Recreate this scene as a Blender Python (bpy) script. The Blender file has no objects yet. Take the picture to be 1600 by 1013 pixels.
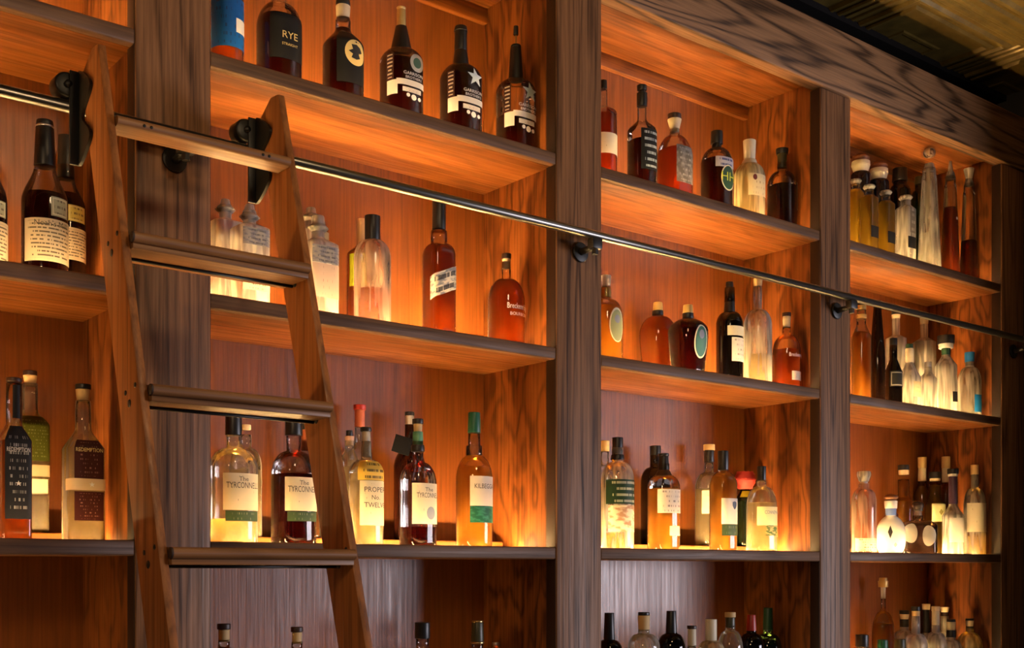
import bpy, bmesh, math, random
from mathutils import Vector, Matrix
random.seed(7)
scene = bpy.context.scene
COL = scene.collection

# ------------------------------------------------------------------ camera
cam_d = bpy.data.cameras.new('camera'); cam = bpy.data.objects.new('camera', cam_d); COL.objects.link(cam)
cam_d.sensor_fit = 'HORIZONTAL'; cam_d.sensor_width = 36.0
cam_d.lens = 1835.24 / 1600 * 36.0
cam_d.shift_y = (891.8 - 506.5) / 1600
cam_d.clip_start = 0.05
cam.location = (0, 0, 0)                                   # eye height; the floor lies 1.5 m below
cam.rotation_euler = (math.radians(90), 0, math.radians(-(90 - 51.187)))
scene.camera = cam

# ------------------------------------------------------------------ world, lights, exposure
world = bpy.data.worlds.new('world'); scene.world = world; world.use_nodes = True
world.node_tree.nodes['Background'].inputs['Color'].default_value = (0.55, 0.50, 0.52, 1)
world.node_tree.nodes['Background'].inputs['Strength'].default_value = 0.03

def area(name, loc, target, sx, sy, power, color):
    d = bpy.data.lights.new(name, 'AREA'); d.shape = 'RECTANGLE'; d.size = sx; d.size_y = sy
    d.energy = power; d.color = color
    o = bpy.data.objects.new(name, d); COL.objects.link(o); o.location = loc
    o.rotation_euler = (Vector(target) - Vector(loc)).to_track_quat('-Z', 'Y').to_euler()
    return o
# daylight from the windows across the room, on the right behind the camera
area('window_daylight', (6.1, -2.3, -0.25), (1.9, 2.3, -0.2), 2.6, 1.5, 160, (0.95, 0.90, 1.0))
# warm lamp hanging in the room to the left
def bulb(name, loc, power, color, r):
    d = bpy.data.lights.new(name, 'POINT'); d.energy = power; d.color = color; d.shadow_soft_size = r
    o = bpy.data.objects.new(name, d); COL.objects.link(o); o.location = loc
bulb('room_pendant', (-0.7, 0.1, 0.95), 38, (1.0, 0.66, 0.36), 0.12)
bulb('room_pendant_far', (1.0, 0.6, 1.25), 15, (1.0, 0.70, 0.38), 0.12)

vs = scene.view_settings
vs.view_transform = 'Standard'; vs.look = 'None'; vs.exposure = 0.25; vs.gamma = 1.0; vs.use_curve_mapping = False
scene.cycles.transparent_max_bounces = 40
scene.cycles.max_bounces = 10
scene.cycles.diffuse_bounces = 3
scene.cycles.transmission_bounces = 12
scene.cycles.sample_clamp_indirect = 6.0
scene.cycles.caustics_reflective = False
scene.cycles.caustics_refractive = False

# ------------------------------------------------------------------ node helpers
class NT:
    def __init__(self, name):
        self.m = bpy.data.materials.new(name); self.m.use_nodes = True
        self.t = self.m.node_tree; self.t.nodes.clear()
        self.out = self.t.nodes.new('ShaderNodeOutputMaterial')
    def n(self, kind, **kw):
        nd = self.t.nodes.new('ShaderNode' + kind)
        for k, v in kw.items():
            if k.startswith('_'): setattr(nd, k[1:], v)
            else:
                key = k.replace('__', ' ')
                sock = nd.inputs[int(key[1:])] if key[0] == 'i' and key[1:].isdigit() else nd.inputs[key]
                if hasattr(v, 'is_output') and v.is_output: self.t.links.new(v, sock)
                else: sock.default_value = v
        return nd
    def math(self, op, a, b=0.0, clamp=False):
        nd = self.n('Math', _operation=op, _use_clamp=clamp, i0=a, i1=b); return nd.outputs[0]
    def mixc(self, f, a, b):
        nd = self.t.nodes.new('ShaderNodeMix'); nd.data_type = 'RGBA'
        for idx, v in ((0, f), (6, a), (7, b)):
            if hasattr(v, 'is_output'): self.t.links.new(v, nd.inputs[idx])
            else: nd.inputs[idx].default_value = v
        return nd.outputs[2]
    def mixs(self, f, a, b): return self.n('MixShader', i0=f, i1=a, i2=b).outputs[0]
    def done(self, sh): self.t.links.new(sh, self.out.inputs['Surface']); return self.m
def c4(c): return (c[0], c[1], c[2], 1.0)

def wood(name, dark, light, axis, rough=0.42, figure=1.0, fine=1.0, scale=1.0, spec=0.4, freq=46.0, sharp=1.6, al=1.6, ac=9.0, blot=0.9):
    w = NT(name)
    tc = w.n('TexCoord').outputs['Object']; rnd = w.n('ObjectInfo').outputs['Random']
    off = w.n('CombineXYZ', X=w.math('MULTIPLY', rnd, 7.0), Y=w.math('MULTIPLY', rnd, 13.0), Z=w.math('MULTIPLY', rnd, 5.0)).outputs[0]
    pos = w.n('VectorMath', _operation='ADD', i0=tc, i1=off).outputs[0]
    ai = 'xyz'.index(axis)
    def mapped(al, ac):
        sc = [ac * scale] * 3; sc[ai] = al * scale
        return w.n('Mapping', Vector=pos, Scale=tuple(sc)).outputs[0]
    n1 = w.n('TexNoise', Vector=mapped(al, ac), Scale=1.0, Detail=2.0, Roughness=0.5).outputs['Fac']
    rings = w.math('SINE', w.math('MULTIPLY', n1, freq))
    rings = w.math('MULTIPLY_ADD', rings, 0.5); 
    rings.node.inputs[2].default_value = 0.5
    rings = w.math('POWER', rings, sharp)
    n2 = w.n('TexNoise', Vector=mapped(3.5, 150.0), Scale=1.0, Detail=5.0, Roughness=0.65).outputs['Fac']
    n3 = w.n('TexNoise', Vector=mapped(0.8, 4.0), Scale=1.0, Detail=3.0).outputs['Fac']
    fine_f = w.n('MapRange', i0=n2, i1=0.36, i2=0.66).outputs[0]
    f = w.math('MULTIPLY', rings, 0.42 * figure)
    f = w.math('ADD', f, w.math('MULTIPLY', fine_f, 0.40 * fine))
    f = w.math('ADD', f, w.math('MULTIPLY', w.math('SUBTRACT', n3, 0.35), blot), True)
    col = w.mixc(f, c4(light), c4(dark))
    bump = w.n('Bump', Height=w.math('ADD', fine_f, rings), Strength=0.25, Distance=0.0006).outputs[0]
    r = w.math('MULTIPLY_ADD', fine_f, 0.16); r.node.inputs[2].default_value = rough - 0.05
    p = w.n('BsdfPrincipled', Base__Color=col, Roughness=r, Normal=bump)
    p.inputs['Specular IOR Level'].default_value = spec
    return w.done(p.outputs[0])

def plain(name, col, rough=0.45, metal=0.0, spec=0.5, noise=0.0, trans=0.0):
    w = NT(name)
    base = c4(col)
    if noise:
        tc = w.n('TexCoord').outputs['Object']
        nz = w.n('TexNoise', Vector=tc, Scale=60.0, Detail=3.0).outputs['Fac']
        base = w.mixc(w.math('MULTIPLY', nz, noise), c4(col), c4([x * 0.45 for x in col]))
    p = w.n('BsdfPrincipled', Roughness=rough, Metallic=metal, Base__Color=base)
    p.inputs['Specular IOR Level'].default_value = spec
    sh = p.outputs[0]
    if trans:
        tl = w.n('BsdfTranslucent', Color=base).outputs[0]
        sh = w.mixs(trans, sh, tl)
    return w.done(sh)

def emit(name, col, s):
    w = NT(name); return w.done(w.n('Emission', Color=c4(col), Strength=s).outputs[0])

def glassy(name, tint, frost=0.0, fcol=(0.9, 0.9, 0.9), rough=0.05, edge=0.3, bend=0.0):
    w = NT(name)
    tr = w.n('BsdfTransparent', Color=c4(tint)).outputs[0]
    if bend:
        rf = w.n('BsdfRefraction', Color=c4(tint), Roughness=0.03, IOR=1.22).outputs[0]
        tr = w.mixs(bend, tr, rf)
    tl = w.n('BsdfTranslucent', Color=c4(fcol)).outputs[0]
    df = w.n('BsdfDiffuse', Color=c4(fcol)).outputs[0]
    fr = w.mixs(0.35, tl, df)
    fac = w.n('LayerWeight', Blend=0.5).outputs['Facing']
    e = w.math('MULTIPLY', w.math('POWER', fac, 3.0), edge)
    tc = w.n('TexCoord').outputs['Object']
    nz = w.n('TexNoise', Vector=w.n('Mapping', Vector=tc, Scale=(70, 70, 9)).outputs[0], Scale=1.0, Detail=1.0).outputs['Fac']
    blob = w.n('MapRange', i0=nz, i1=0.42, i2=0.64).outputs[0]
    e = w.math('ADD', e, w.math('MULTIPLY', w.math('MULTIPLY_ADD', blob, 0.9), frost), True)  # in clear glass these pale streaks imitate refracted light
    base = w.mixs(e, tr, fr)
    fz = w.n('Fresnel', IOR=1.5).outputs[0]
    gl = w.n('BsdfGlossy', Color=(1, 1, 1, 1), Roughness=rough).outputs[0]
    return w.done(w.mixs(fz, base, gl))

def liquid(name, tint, body, k):
    w = NT(name)
    fac = w.n('LayerWeight', Blend=0.5).outputs['Facing']
    tcol = w.mixc(w.math('POWER', fac, 2.0), c4(tint), c4([t * t for t in tint]))
    tr = w.n('BsdfTransparent', Color=tcol).outputs[0]
    tl = w.n('BsdfTranslucent', Color=c4(body)).outputs[0]
    df = w.n('BsdfDiffuse', Color=c4(body)).outputs[0]
    base = w.mixs(k, tr, w.mixs(0.3, tl, df))
    gl = w.n('BsdfGlossy', Color=(1, 1, 1, 1), Roughness=0.08).outputs[0]
    return w.done(w.mixs(w.math('MULTIPLY', w.n('Fresnel', IOR=1.2).outputs[0], 0.6), base, gl))

def paper(name, base, ink=None, rows=6, dens=0.5, second=None, border=None):
    """printed paper: rows of small printed marks on a plain ground"""
    w = NT(name)
    uv = w.n('TexCoord').outputs['UV']; s = w.n('SeparateXYZ', Vector=uv)
    u, v = s.outputs[0], s.outputs[1]
    col = c4(base)
    def box(lo, hi, x): return w.math('MULTIPLY', w.math('GREATER_THAN', x, lo), w.math('LESS_THAN', x, hi))
    if second is not None:
        nz = w.n('TexNoise', Vector=w.n('Mapping', Vector=uv, Scale=(4, 5, 1)).outputs[0], Scale=1.0, Detail=2.0).outputs['Fac']
        col = w.mixc(w.n('MapRange', i0=nz, i1=0.45, i2=0.58).outputs[0], col, c4(second))
    if ink is not None:
        vr = w.math('MULTIPLY', v, float(rows)); row = w.math('FLOOR', vr); fr = w.math('FRACT', vr)
        pv = w.n('CombineXYZ', X=w.math('MULTIPLY', u, 26.0), Y=w.math('MULTIPLY', row, 3.71), Z=0.0).outputs[0]
        nz = w.n('TexNoise', Vector=pv, Scale=1.0, Detail=1.0).outputs['Fac']
        wn = w.n('TexNoise', Vector=w.n('CombineXYZ', X=w.math('MULTIPLY', row, 7.7), Y=0.3).outputs[0], Scale=1.0).outputs['Fac']
        half = w.math('MULTIPLY', wn, 0.72)
        inside = w.math('LESS_THAN', w.math('ABSOLUTE', w.math('SUBTRACT', u, 0.5)), half)
        m = w.math('MULTIPLY', w.math('GREATER_THAN', nz, 1.0 - dens), box(0.28, 0.68, fr))
        m = w.math('MULTIPLY', m, inside)
        m = w.math('MULTIPLY', m, w.math('MULTIPLY', box(0.08, 0.92, u), box(0.06, 0.94, v)))
        col = w.mixc(w.math('MULTIPLY', m, 0.85), col, c4(ink))
    if border is not None:
        inn = w.math('MULTIPLY', box(0.07, 0.93, u), box(0.06, 0.94, v))
        inn2 = w.math('MULTIPLY', box(0.12, 0.88, u), box(0.13, 0.87, v))
        col = w.mixc(w.math('SUBTRACT', inn, inn2), col, c4(border))
    p = w.n('BsdfPrincipled', Base__Color=col, Roughness=0.5); p.inputs['Specular IOR Level'].default_value = 0.3
    tl = w.n('BsdfTranslucent', Color=col).outputs[0]
    return w.done(w.mixs(0.3, p.outputs[0], tl))

M = {}
# woods
M['frame_z'] = wood('stained_oak_upright', (0.036, 0.014, 0.006), (0.32, 0.150, 0.066), 'z', 0.46, 0.85, 1.5, 1.0, 0.28, 55.0, 3.5, 0.55, 11.0, 0.45)
M['frame_x'] = wood('stained_oak_level', (0.036, 0.017, 0.008), (0.33, 0.175, 0.084), 'x', 0.46, 1.5, 1.1, 1.0, 0.28, 95.0, 3.0, 0.55, 6.0, 0.35)
M['nosing'] = wood('stained_oak_nosing', (0.048, 0.022, 0.011), (0.20, 0.100, 0.048), 'x', 0.46, 0.6, 1.2, 1.0, 0.25)
M['inner_z'] = wood('warm_oak_panel', (0.060, 0.0145, 0.0022), (0.225, 0.068, 0.012), 'z', 0.33, 0.35, 1.1, 1.0, 0.6)
M['side_z'] = wood('warm_oak_side', (0.048, 0.0115, 0.0017), (0.27, 0.083, 0.015), 'z', 0.42, 1.1, 1.1, 1.0, 0.4, 40.0, 2.0, 4.0, 12.0, 0.8)
M['inner_x'] = wood('warm_oak_board', (0.070, 0.0175, 0.0026), (0.255, 0.080, 0.014), 'x', 0.42, 0.8, 1.1, 1.0, 0.3)
M['ladder_z'] = wood('ladder_oak', (0.085, 0.025, 0.006), (0.38, 0.135, 0.034), 'z', 0.42, 0.8, 0.9, 1.0, 0.4, 50.0, 2.5, 1.0, 12.0, 0.7)
M['ladder_x'] = wood('ladder_tread_oak', (0.090, 0.036, 0.012), (0.31, 0.138, 0.048), 'x', 0.42, 0.6, 0.9)
M['edge_shade'] = plain('dark_edge_shade', (0.020, 0.007, 0.003), 0.5, noise=0.4)  # dark colour in place of the shade along the post edges
M['endgrain'] = plain('tread_end_grain', (0.030, 0.014, 0.009), 0.6)
AMBER = (1.0, 0.60, 0.22)
for tag_, k_ in (('full', 1.0), ('soft', 0.6), ('high', 0.75), ('low', 0.42), ('dim', 0.10)):   # dimmer settings of the strips
    M['led_' + tag_] = emit('amber_light_strip_' + tag_, AMBER, 140.0 * k_)
    M['ledb_' + tag_] = emit('amber_light_strip_back_' + tag_, AMBER, 560.0 * k_)
M['iron'] = plain('black_iron', (0.012, 0.011, 0.010), 0.42, 0.3, 0.5)
M['rail'] = plain('burnished_steel', (0.20, 0.19, 0.175), 0.30, 1.0)
M['wall'] = plain('dark_plaster', (0.030, 0.024, 0.020), 0.8, noise=0.5)
M['floor'] = wood('floor_planks', (0.030, 0.016, 0.009), (0.10, 0.055, 0.030), 'y', 0.5)
M['shadow_trim'] = plain('shadow_black', (0.006, 0.005, 0.005), 0.9, spec=0.1)  # black painted in for the shaded gap over the cornice
def tin():
    w = NT('aged_brass_tin')
    tc = w.n('TexCoord').outputs['Object']
    nz = w.n('TexNoise', Vector=tc, Scale=9.0, Detail=5.0, Roughness=0.65).outputs['Fac']
    col = w.mixc(w.n('MapRange', i0=nz, i1=0.35, i2=0.7).outputs[0], (0.085, 0.058, 0.012, 1), (0.19, 0.130, 0.030, 1))
    p = w.n('BsdfPrincipled', Base__Color=col, Roughness=0.34, Metallic=0.2)
    return w.done(p.outputs[0])
M['tin'] = tin()
# bottle glass
G = {
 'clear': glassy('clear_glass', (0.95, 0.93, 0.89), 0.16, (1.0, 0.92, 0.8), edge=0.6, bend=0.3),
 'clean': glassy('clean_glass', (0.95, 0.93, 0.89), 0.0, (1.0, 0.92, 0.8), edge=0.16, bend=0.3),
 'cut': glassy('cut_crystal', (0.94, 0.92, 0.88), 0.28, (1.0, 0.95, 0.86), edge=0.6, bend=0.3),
 'frost': glassy('thick_crystal_glass', (0.95, 0.93, 0.9), 0.85, (1.0, 0.95, 0.86), edge=0.7, bend=0.3),  # milky white stands in for the glow of lit crystal
 'frostlight': glassy('bright_clear_glass', (0.95, 0.94, 0.92), 0.42, (1.0, 0.95, 0.86), edge=0.7, bend=0.3),  # pale mix puts the strips' glow into clear glass
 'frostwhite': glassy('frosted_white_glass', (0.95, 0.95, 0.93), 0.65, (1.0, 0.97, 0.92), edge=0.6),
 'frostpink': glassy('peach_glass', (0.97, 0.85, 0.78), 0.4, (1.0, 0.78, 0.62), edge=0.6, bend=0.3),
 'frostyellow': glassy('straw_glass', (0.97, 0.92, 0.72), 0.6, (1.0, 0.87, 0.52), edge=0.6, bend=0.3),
 'black': glassy('black_glass', (0.02, 0.012, 0.01), 0.5, (0.012, 0.008, 0.007), edge=0.5),
 'darkbrown': glassy('brown_glass', (0.10, 0.045, 0.02), 0.4, (0.05, 0.026, 0.016), edge=0.5),
 'darkred': glassy('wine_red_glass', (0.18, 0.03, 0.015), 0.4, (0.12, 0.022, 0.012), edge=0.4),
 'green': glassy('dark_green_glass', (0.05, 0.10, 0.03), 0.4, (0.025, 0.05, 0.018), edge=0.5),
 'navy': glassy('navy_glass', (0.03, 0.03, 0.06), 0.5, (0.022, 0.022, 0.05), edge=0.5),
 'ceramic': plain('white_ceramic', (0.82, 0.80, 0.75), 0.25, trans=0.15),
}
Q = {
 'amber': liquid('amber_spirit', (0.72, 0.30, 0.07), (0.75, 0.26, 0.05), 0.35),
 'ambersoft': liquid('soft_amber_spirit', (0.78, 0.36, 0.10), (0.80, 0.29, 0.06), 0.38),
 'deepamber': liquid('deep_amber_spirit', (0.42, 0.13, 0.025), (0.32, 0.085, 0.016), 0.3),
 'deepred': liquid('deep_red_spirit', (0.20, 0.026, 0.008), (0.15, 0.016, 0.005), 0.30),
 'gold': liquid('golden_spirit', (0.92, 0.62, 0.20), (1.0, 0.56, 0.12), 0.5),
 'yellow': liquid('yellow_spirit', (0.93, 0.74, 0.20), (0.95, 0.72, 0.14), 0.38),
 'pale': liquid('pale_straw_spirit', (0.96, 0.80, 0.42), (1.0, 0.80, 0.36), 0.55),
 'orange': liquid('orange_red_spirit', (0.80, 0.24, 0.06), (0.85, 0.20, 0.045), 0.40),
 'pink': liquid('peach_spirit', (0.93, 0.62, 0.46), (0.95, 0.55, 0.38), 0.45),
 'rosered': liquid('rose_red_spirit', (0.84, 0.30, 0.16), (0.90, 0.25, 0.13), 0.40),
 'clearliq': liquid('clear_spirit', (0.96, 0.94, 0.90), (1.0, 0.95, 0.87), 0.4),
}
P = {
 'black': plain('black_cap', (0.010, 0.009, 0.009), 0.38), 'blue': plain('blue_cap', (0.02, 0.17, 0.52), 0.4),
 'bluewhite': plain('pale_blue_print', (0.14, 0.22, 0.52), 0.4), 'brass': plain('brass', (0.55, 0.38, 0.16), 0.3, 0.9),
 'brownball': plain('brown_cork', (0.20, 0.075, 0.026), 0.5, noise=0.5), 'cork': plain('lit_cork', (0.86, 0.60, 0.28), 0.6, noise=0.25, trans=0.25),
 'corkglass': plain('cork_in_glass', (0.75, 0.48, 0.26), 0.35, trans=0.25), 'corkpale': plain('pale_cork', (0.86, 0.70, 0.47), 0.6, noise=0.2, trans=0.25),
 'crystalball': G['cut'], 'crystal': G['frost'], 'darkball': plain('dark_ball', (0.045, 0.032, 0.026), 0.2),
 'darkbrown': plain('dark_brown_cap', (0.035, 0.014, 0.008), 0.45), 'darkgreen': plain('dark_green', (0.016, 0.060, 0.030), 0.4),
 'gold': plain('gold_cap', (0.62, 0.42, 0.18), 0.35, 0.5), 'goldfoil': plain('gold_foil', (0.66, 0.46, 0.17), 0.35, 0.5, trans=0.1),
 'green': plain('green_capsule', (0.010, 0.10, 0.055), 0.38), 'greencream': plain('green_neck_strip', (0.12, 0.34, 0.20), 0.45, trans=0.15),
 'neckwhite': plain('white_neck_paper', (0.85, 0.75, 0.56), 0.5, trans=0.3), 'olivecap': plain('olive_black_capsule', (0.050, 0.045, 0.018), 0.4),
 'pink': plain('pink_stopper', (0.85, 0.50, 0.34), 0.4, trans=0.25), 'purple': plain('purple_sleeve', (0.050, 0.026, 0.050), 0.3),
 'red': plain('red_capsule', (0.40, 0.030, 0.018), 0.4), 'redcloth': plain('red_crumpled_wrap', (0.62, 0.060, 0.050), 0.55, trans=0.2),
 'redcream': plain('red_neck_strip', (0.55, 0.15, 0.075), 0.45, trans=0.15), 'redfoil': plain('red_foil', (0.46, 0.13, 0.06), 0.4, trans=0.15),
 'silver': plain('silver_metal', (0.62, 0.60, 0.58), 0.28, 0.9), 'silverfoil': plain('silver_neck_foil', (0.55, 0.53, 0.50), 0.35, 0.4),
 'wax': plain('cream_wax', (0.90, 0.82, 0.62), 0.42, trans=0.3), 'white': plain('white_plastic', (0.85, 0.82, 0.77), 0.4, trans=0.2),
 'amberring': G['clean'],
 'ink': plain('ink_dark', (0.07, 0.055, 0.04), 0.5), 'inkblack': plain('ink_black', (0.012, 0.011, 0.011), 0.5), 'inkwhite': plain('ink_white', (0.84, 0.80, 0.78), 0.5, trans=0.15),
 'inkgold': plain('ink_gold', (0.75, 0.55, 0.20), 0.4), 'inklime': plain('ink_lime', (0.55, 0.60, 0.06), 0.5), 'inkrim': plain('pale_rim_print', (0.85, 0.80, 0.58), 0.5, trans=0.25),
 'inkblue': plain('ink_navy', (0.03, 0.045, 0.09), 0.5), 'inkgreen': plain('ink_green', (0.04, 0.09, 0.06), 0.5), 'inkstar': plain('white_star_print', (0.72, 0.80, 0.80), 0.4),
 'inkstarpale': plain('pale_star_print', (0.42, 0.48, 0.46), 0.45), 'medal': plain('silver_medal', (0.60, 0.57, 0.50), 0.3, 0.7),
 'greyblue': plain('grey_blue_print', (0.22, 0.24, 0.30), 0.5), 'deepgreen': plain('deep_green_print', (0.030, 0.13, 0.085), 0.45),
 'sage': plain('sage_print', (0.28, 0.30, 0.14), 0.5), 'maroon': plain('maroon_print', (0.13, 0.020, 0.014), 0.5), 'olive': plain('olive_print', (0.25, 0.22, 0.05), 0.5),
}
DK = (0.09, 0.065, 0.05)
L = {
 'blacklabel': paper('black_printed_label', (0.016, 0.017, 0.022), (0.45, 0.45, 0.46), 12, 0.45), 'blackplain': paper('black_label', (0.012, 0.012, 0.013)),
 'blackprint': paper('black_white_label', (0.010, 0.012, 0.014), (0.50, 0.60, 0.66), 6, 0.58), 'bluelabel': paper('blue_label', (0.006, 0.10, 0.40), (0.02, 0.04, 0.14), 6, 0.42),
 'bluepatch': paper('blue_patch_label', (0.015, 0.20, 0.62)), 'bluewhite': paper('blue_white_label', (0.55, 0.55, 0.66), (0.05, 0.07, 0.25), 2, 0.6),
 'cream': paper('cream_label', (0.86, 0.76, 0.55), (0.35, 0.28, 0.2), 9, 0.30), 'creamband': paper('cream_band', (0.78, 0.60, 0.36)),
 'creamplain': paper('plain_cream_label', (0.88, 0.80, 0.62), (0.5, 0.42, 0.3), 7, 0.3), 'creamprint': paper('cream_printed_label', (0.78, 0.66, 0.46), DK, 5, 0.45),
 'darkoval': paper('dark_oval_label', (0.20, 0.175, 0.15), (0.5, 0.46, 0.40), 3, 0.5), 'greenlabel': paper('green_band_label', (0.035, 0.065, 0.030), (0.2, 0.22, 0.15), 2, 0.4),
 'greenmottle': paper('green_mottled_label', (0.10, 0.16, 0.04), second=(0.55, 0.45, 0.16)), 'greenprint': paper('green_printed_label', (0.014, 0.050, 0.024), (0.5, 0.54, 0.42), 4, 0.6),
 'greylabel': paper('grey_label', (0.34, 0.33, 0.33), (0.10, 0.10, 0.13), 4, 0.55, second=(0.20, 0.21, 0.28)), 'greyprint': paper('grey_printed_label', (0.17, 0.16, 0.14), (0.52, 0.50, 0.46), 7, 0.5, second=(0.30, 0.29, 0.27)),
 'maroon': paper('maroon_label', (0.060, 0.012, 0.008), (0.34, 0.17, 0.11), 9, 0.42), 'olive': paper('olive_label', (0.09, 0.10, 0.012), (0.22, 0.24, 0.07), 14, 0.45),
 'outlined': paper('outlined_label', (0.014, 0.014, 0.013), border=(0.34, 0.33, 0.29)), 'paleprint': paper('pale_printed_label', (0.86, 0.74, 0.45), (0.40, 0.25, 0.1), 4, 0.4),
 'paleyellow': paper('pale_yellow_label', (0.90, 0.84, 0.48)), 'parchment': paper('parchment_label', (0.76, 0.64, 0.47), DK, 11, 0.58),
 'pictorial': paper('pictorial_label', (0.88, 0.80, 0.62), second=(0.55, 0.33, 0.20)), 'pinkprint': paper('pink_label', (0.66, 0.50, 0.42), (0.34, 0.22, 0.18), 5, 0.35),
 'seal': paper('grey_seal', (0.42, 0.43, 0.30), border=(0.7, 0.68, 0.5), ink=DK, rows=3, dens=0.5), 'sealyellow': paper('yellow_seal', (0.70, 0.60, 0.16), border=(0.8, 0.74, 0.4), ink=DK, rows=3, dens=0.5),
 'sideprint': paper('side_print', (0.05, 0.02, 0.015), (0.72, 0.66, 0.6), 7, 0.75), 'slantlabel': paper('slanted_label', (0.74, 0.70, 0.62), (0.02, 0.02, 0.03), 2, 0.62, second=(0.25, 0.27, 0.32)),
 'wavegreen': paper('green_wave_label', (0.012, 0.11, 0.075), second=(0.03, 0.19, 0.14)), 'whiteplain': paper('white_label', (0.84, 0.81, 0.78)),
 'whiteprint': paper('white_printed_label', (0.84, 0.79, 0.72), (0.30, 0.26, 0.26), 5, 0.45), 'whiteprintless': paper('soft_white_label', (0.86, 0.80, 0.70), (0.45, 0.4, 0.35), 8, 0.25),
 'yellowgreen': paper('yellow_green_label', (0.36, 0.42, 0.015), (0.14, 0.18, 0.012), 3, 0.5), 'yellowplain': paper('yellow_label', (0.86, 0.66, 0.04)),
 'yellowprint': paper('yellow_printed_label', (0.93, 0.62, 0.10), (0.10, 0.06, 0.02), 3, 0.55),
}

# ------------------------------------------------------------------ mesh helpers
def tagp(o, label=None, cat=None, group=None, kind=None):
    if label: o['label'] = label
    if cat: o['category'] = cat
    if group: o['group'] = group
    if kind: o['kind'] = kind
    return o
def empty(name, loc):
    o = bpy.data.objects.new(name, None); COL.objects.link(o); o.location = loc
    o.empty_display_size = 0.05
    return o
def link_bm(name, bm, mat, parent=None, origin=None, smooth=False, angle=35):
    """bm is in world coordinates; origin (or the root's place) becomes the local origin"""
    me = bpy.data.meshes.new(name)
    if smooth:
        for f in bm.faces: f.smooth = True
        lim = math.radians(angle)
        for e in bm.edges:
            if len(e.link_faces) == 2 and e.calc_face_angle(0.0) > lim: e.smooth = False
    bm.to_mesh(me); bm.free()
    o = bpy.data.objects.new(name, me); COL.objects.link(o)
    me.materials.append(mat)
    org = Vector(origin) if origin is not None else Vector((0, 0, 0))
    base = Vector((0, 0, 0))
    p = parent
    while p is not None: base += p.location; p = p.parent
    if parent is not None:
        o.parent = parent; org = base + org if origin is not None else base
        me.transform(Matrix.Translation(-org)); o.location = org - base
    else:
        me.transform(Matrix.Translation(-org)); o.location = org
    return o
def box_bm(x0, x1, y0, y1, z0, z1, bev=0.0, seg=2, bm=None):
    bm2 = bmesh.new()
    bmesh.ops.create_cube(bm2, size=1.0)
    for v in bm2.verts:
        v.co = Vector(((x0 + x1) / 2 + v.co.x * (x1 - x0), (y0 + y1) / 2 + v.co.y * (y1 - y0), (z0 + z1) / 2 + v.co.z * (z1 - z0)))
    if bev: bmesh.ops.bevel(bm2, geom=list(bm2.edges), offset=bev, segments=seg, affect='EDGES', profile=0.5)
    if bm is None: return bm2
    me = bpy.data.meshes.new('tmp'); bm2.to_mesh(me); bm2.free(); bm.from_mesh(me); bpy.data.meshes.remove(me)
    return bm
def box(name, x0, x1, y0, y1, z0, z1, mat, parent=None, bev=0.002):
    return link_bm(name, box_bm(x0, x1, y0, y1, z0, z1, bev), mat, parent, smooth=bool(bev), angle=50) if parent is not None else \
           link_bm(name, box_bm(x0, x1, y0, y1, z0, z1, bev), mat, None, ((x0 + x1) / 2, (y0 + y1) / 2, z0), smooth=bool(bev), angle=50)
def cyl_bm(p0, p1, r0, r1=None, seg=16, bev=0.0, bm=None):
    bm = bm or bmesh.new(); r1 = r0 if r1 is None else r1
    p0, p1 = Vector(p0), Vector(p1); d = (p1 - p0); ln = d.length; q = d.to_track_quat('Z', 'Y')
    prof = [(0, r0), (ln, r1)]
    if bev: prof = [(0, r0 - bev), (bev * 0.3, r0 - bev * 0.3), (bev, r0), (ln - bev, r1), (ln - bev * 0.3, r1 - bev * 0.3), (ln, r1 - bev)]
    rings = []
    for z, r in prof:
        rings.append([bm.verts.new(p0 + q @ Vector((r * math.cos(2 * math.pi * i / seg), r * math.sin(2 * math.pi * i / seg), z))) for i in range(seg)])
    for a, b in zip(rings, rings[1:]):
        for i in range(seg): bm.faces.new((a[i], a[(i + 1) % seg], b[(i + 1) % seg], b[i]))
    bm.faces.new(rings[0][::-1]); bm.faces.new(rings[-1])
    return bm

# ------------------------------------------------------------------ the room
X0, POST, BAY = 0.8075, 0.1459, 0.871
PX = [X0 + i * (POST + BAY) for i in range(4)]             # left edge of each post
YF, YB = 2.10, 2.388                                       # cabinet front and back panel
TOPS = {'A': 0.990, 'B': 0.529, 'C': 0.0556, 'D': -0.42}
ZK = 1.4076
FLOOR = -1.5
tagp(box('floor', -3.0, 7.0, -4.0, 2.55, FLOOR - 0.05, FLOOR, M['floor'], bev=0), kind='structure')
tagp(box('wall_back', -3.0, 4.30, 2.43, 2.55, FLOOR, 1.80, M['wall'], bev=0), kind='structure')
tagp(box('wall_right_shade', 4.012, 4.30, 1.20, 2.43, FLOOR, 1.80, M['wall'], bev=0), kind='structure')  # added unseen return wall, keeps the window light off the right end
ceil = link_bm('ceiling', box_bm(-3.0, 7.0, -4.0, 2.43, 1.72, 1.80), M['shadow_trim'], None, (2, 0, 1.72)); tagp(ceil, kind='structure')
tagp(box('shadow_band_1', -3.0, 4.012, 2.165, 2.43, 1.680, 1.72, M['shadow_trim'], bev=0), kind='structure')  # added black band standing in for the shadow above the cornice
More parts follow.
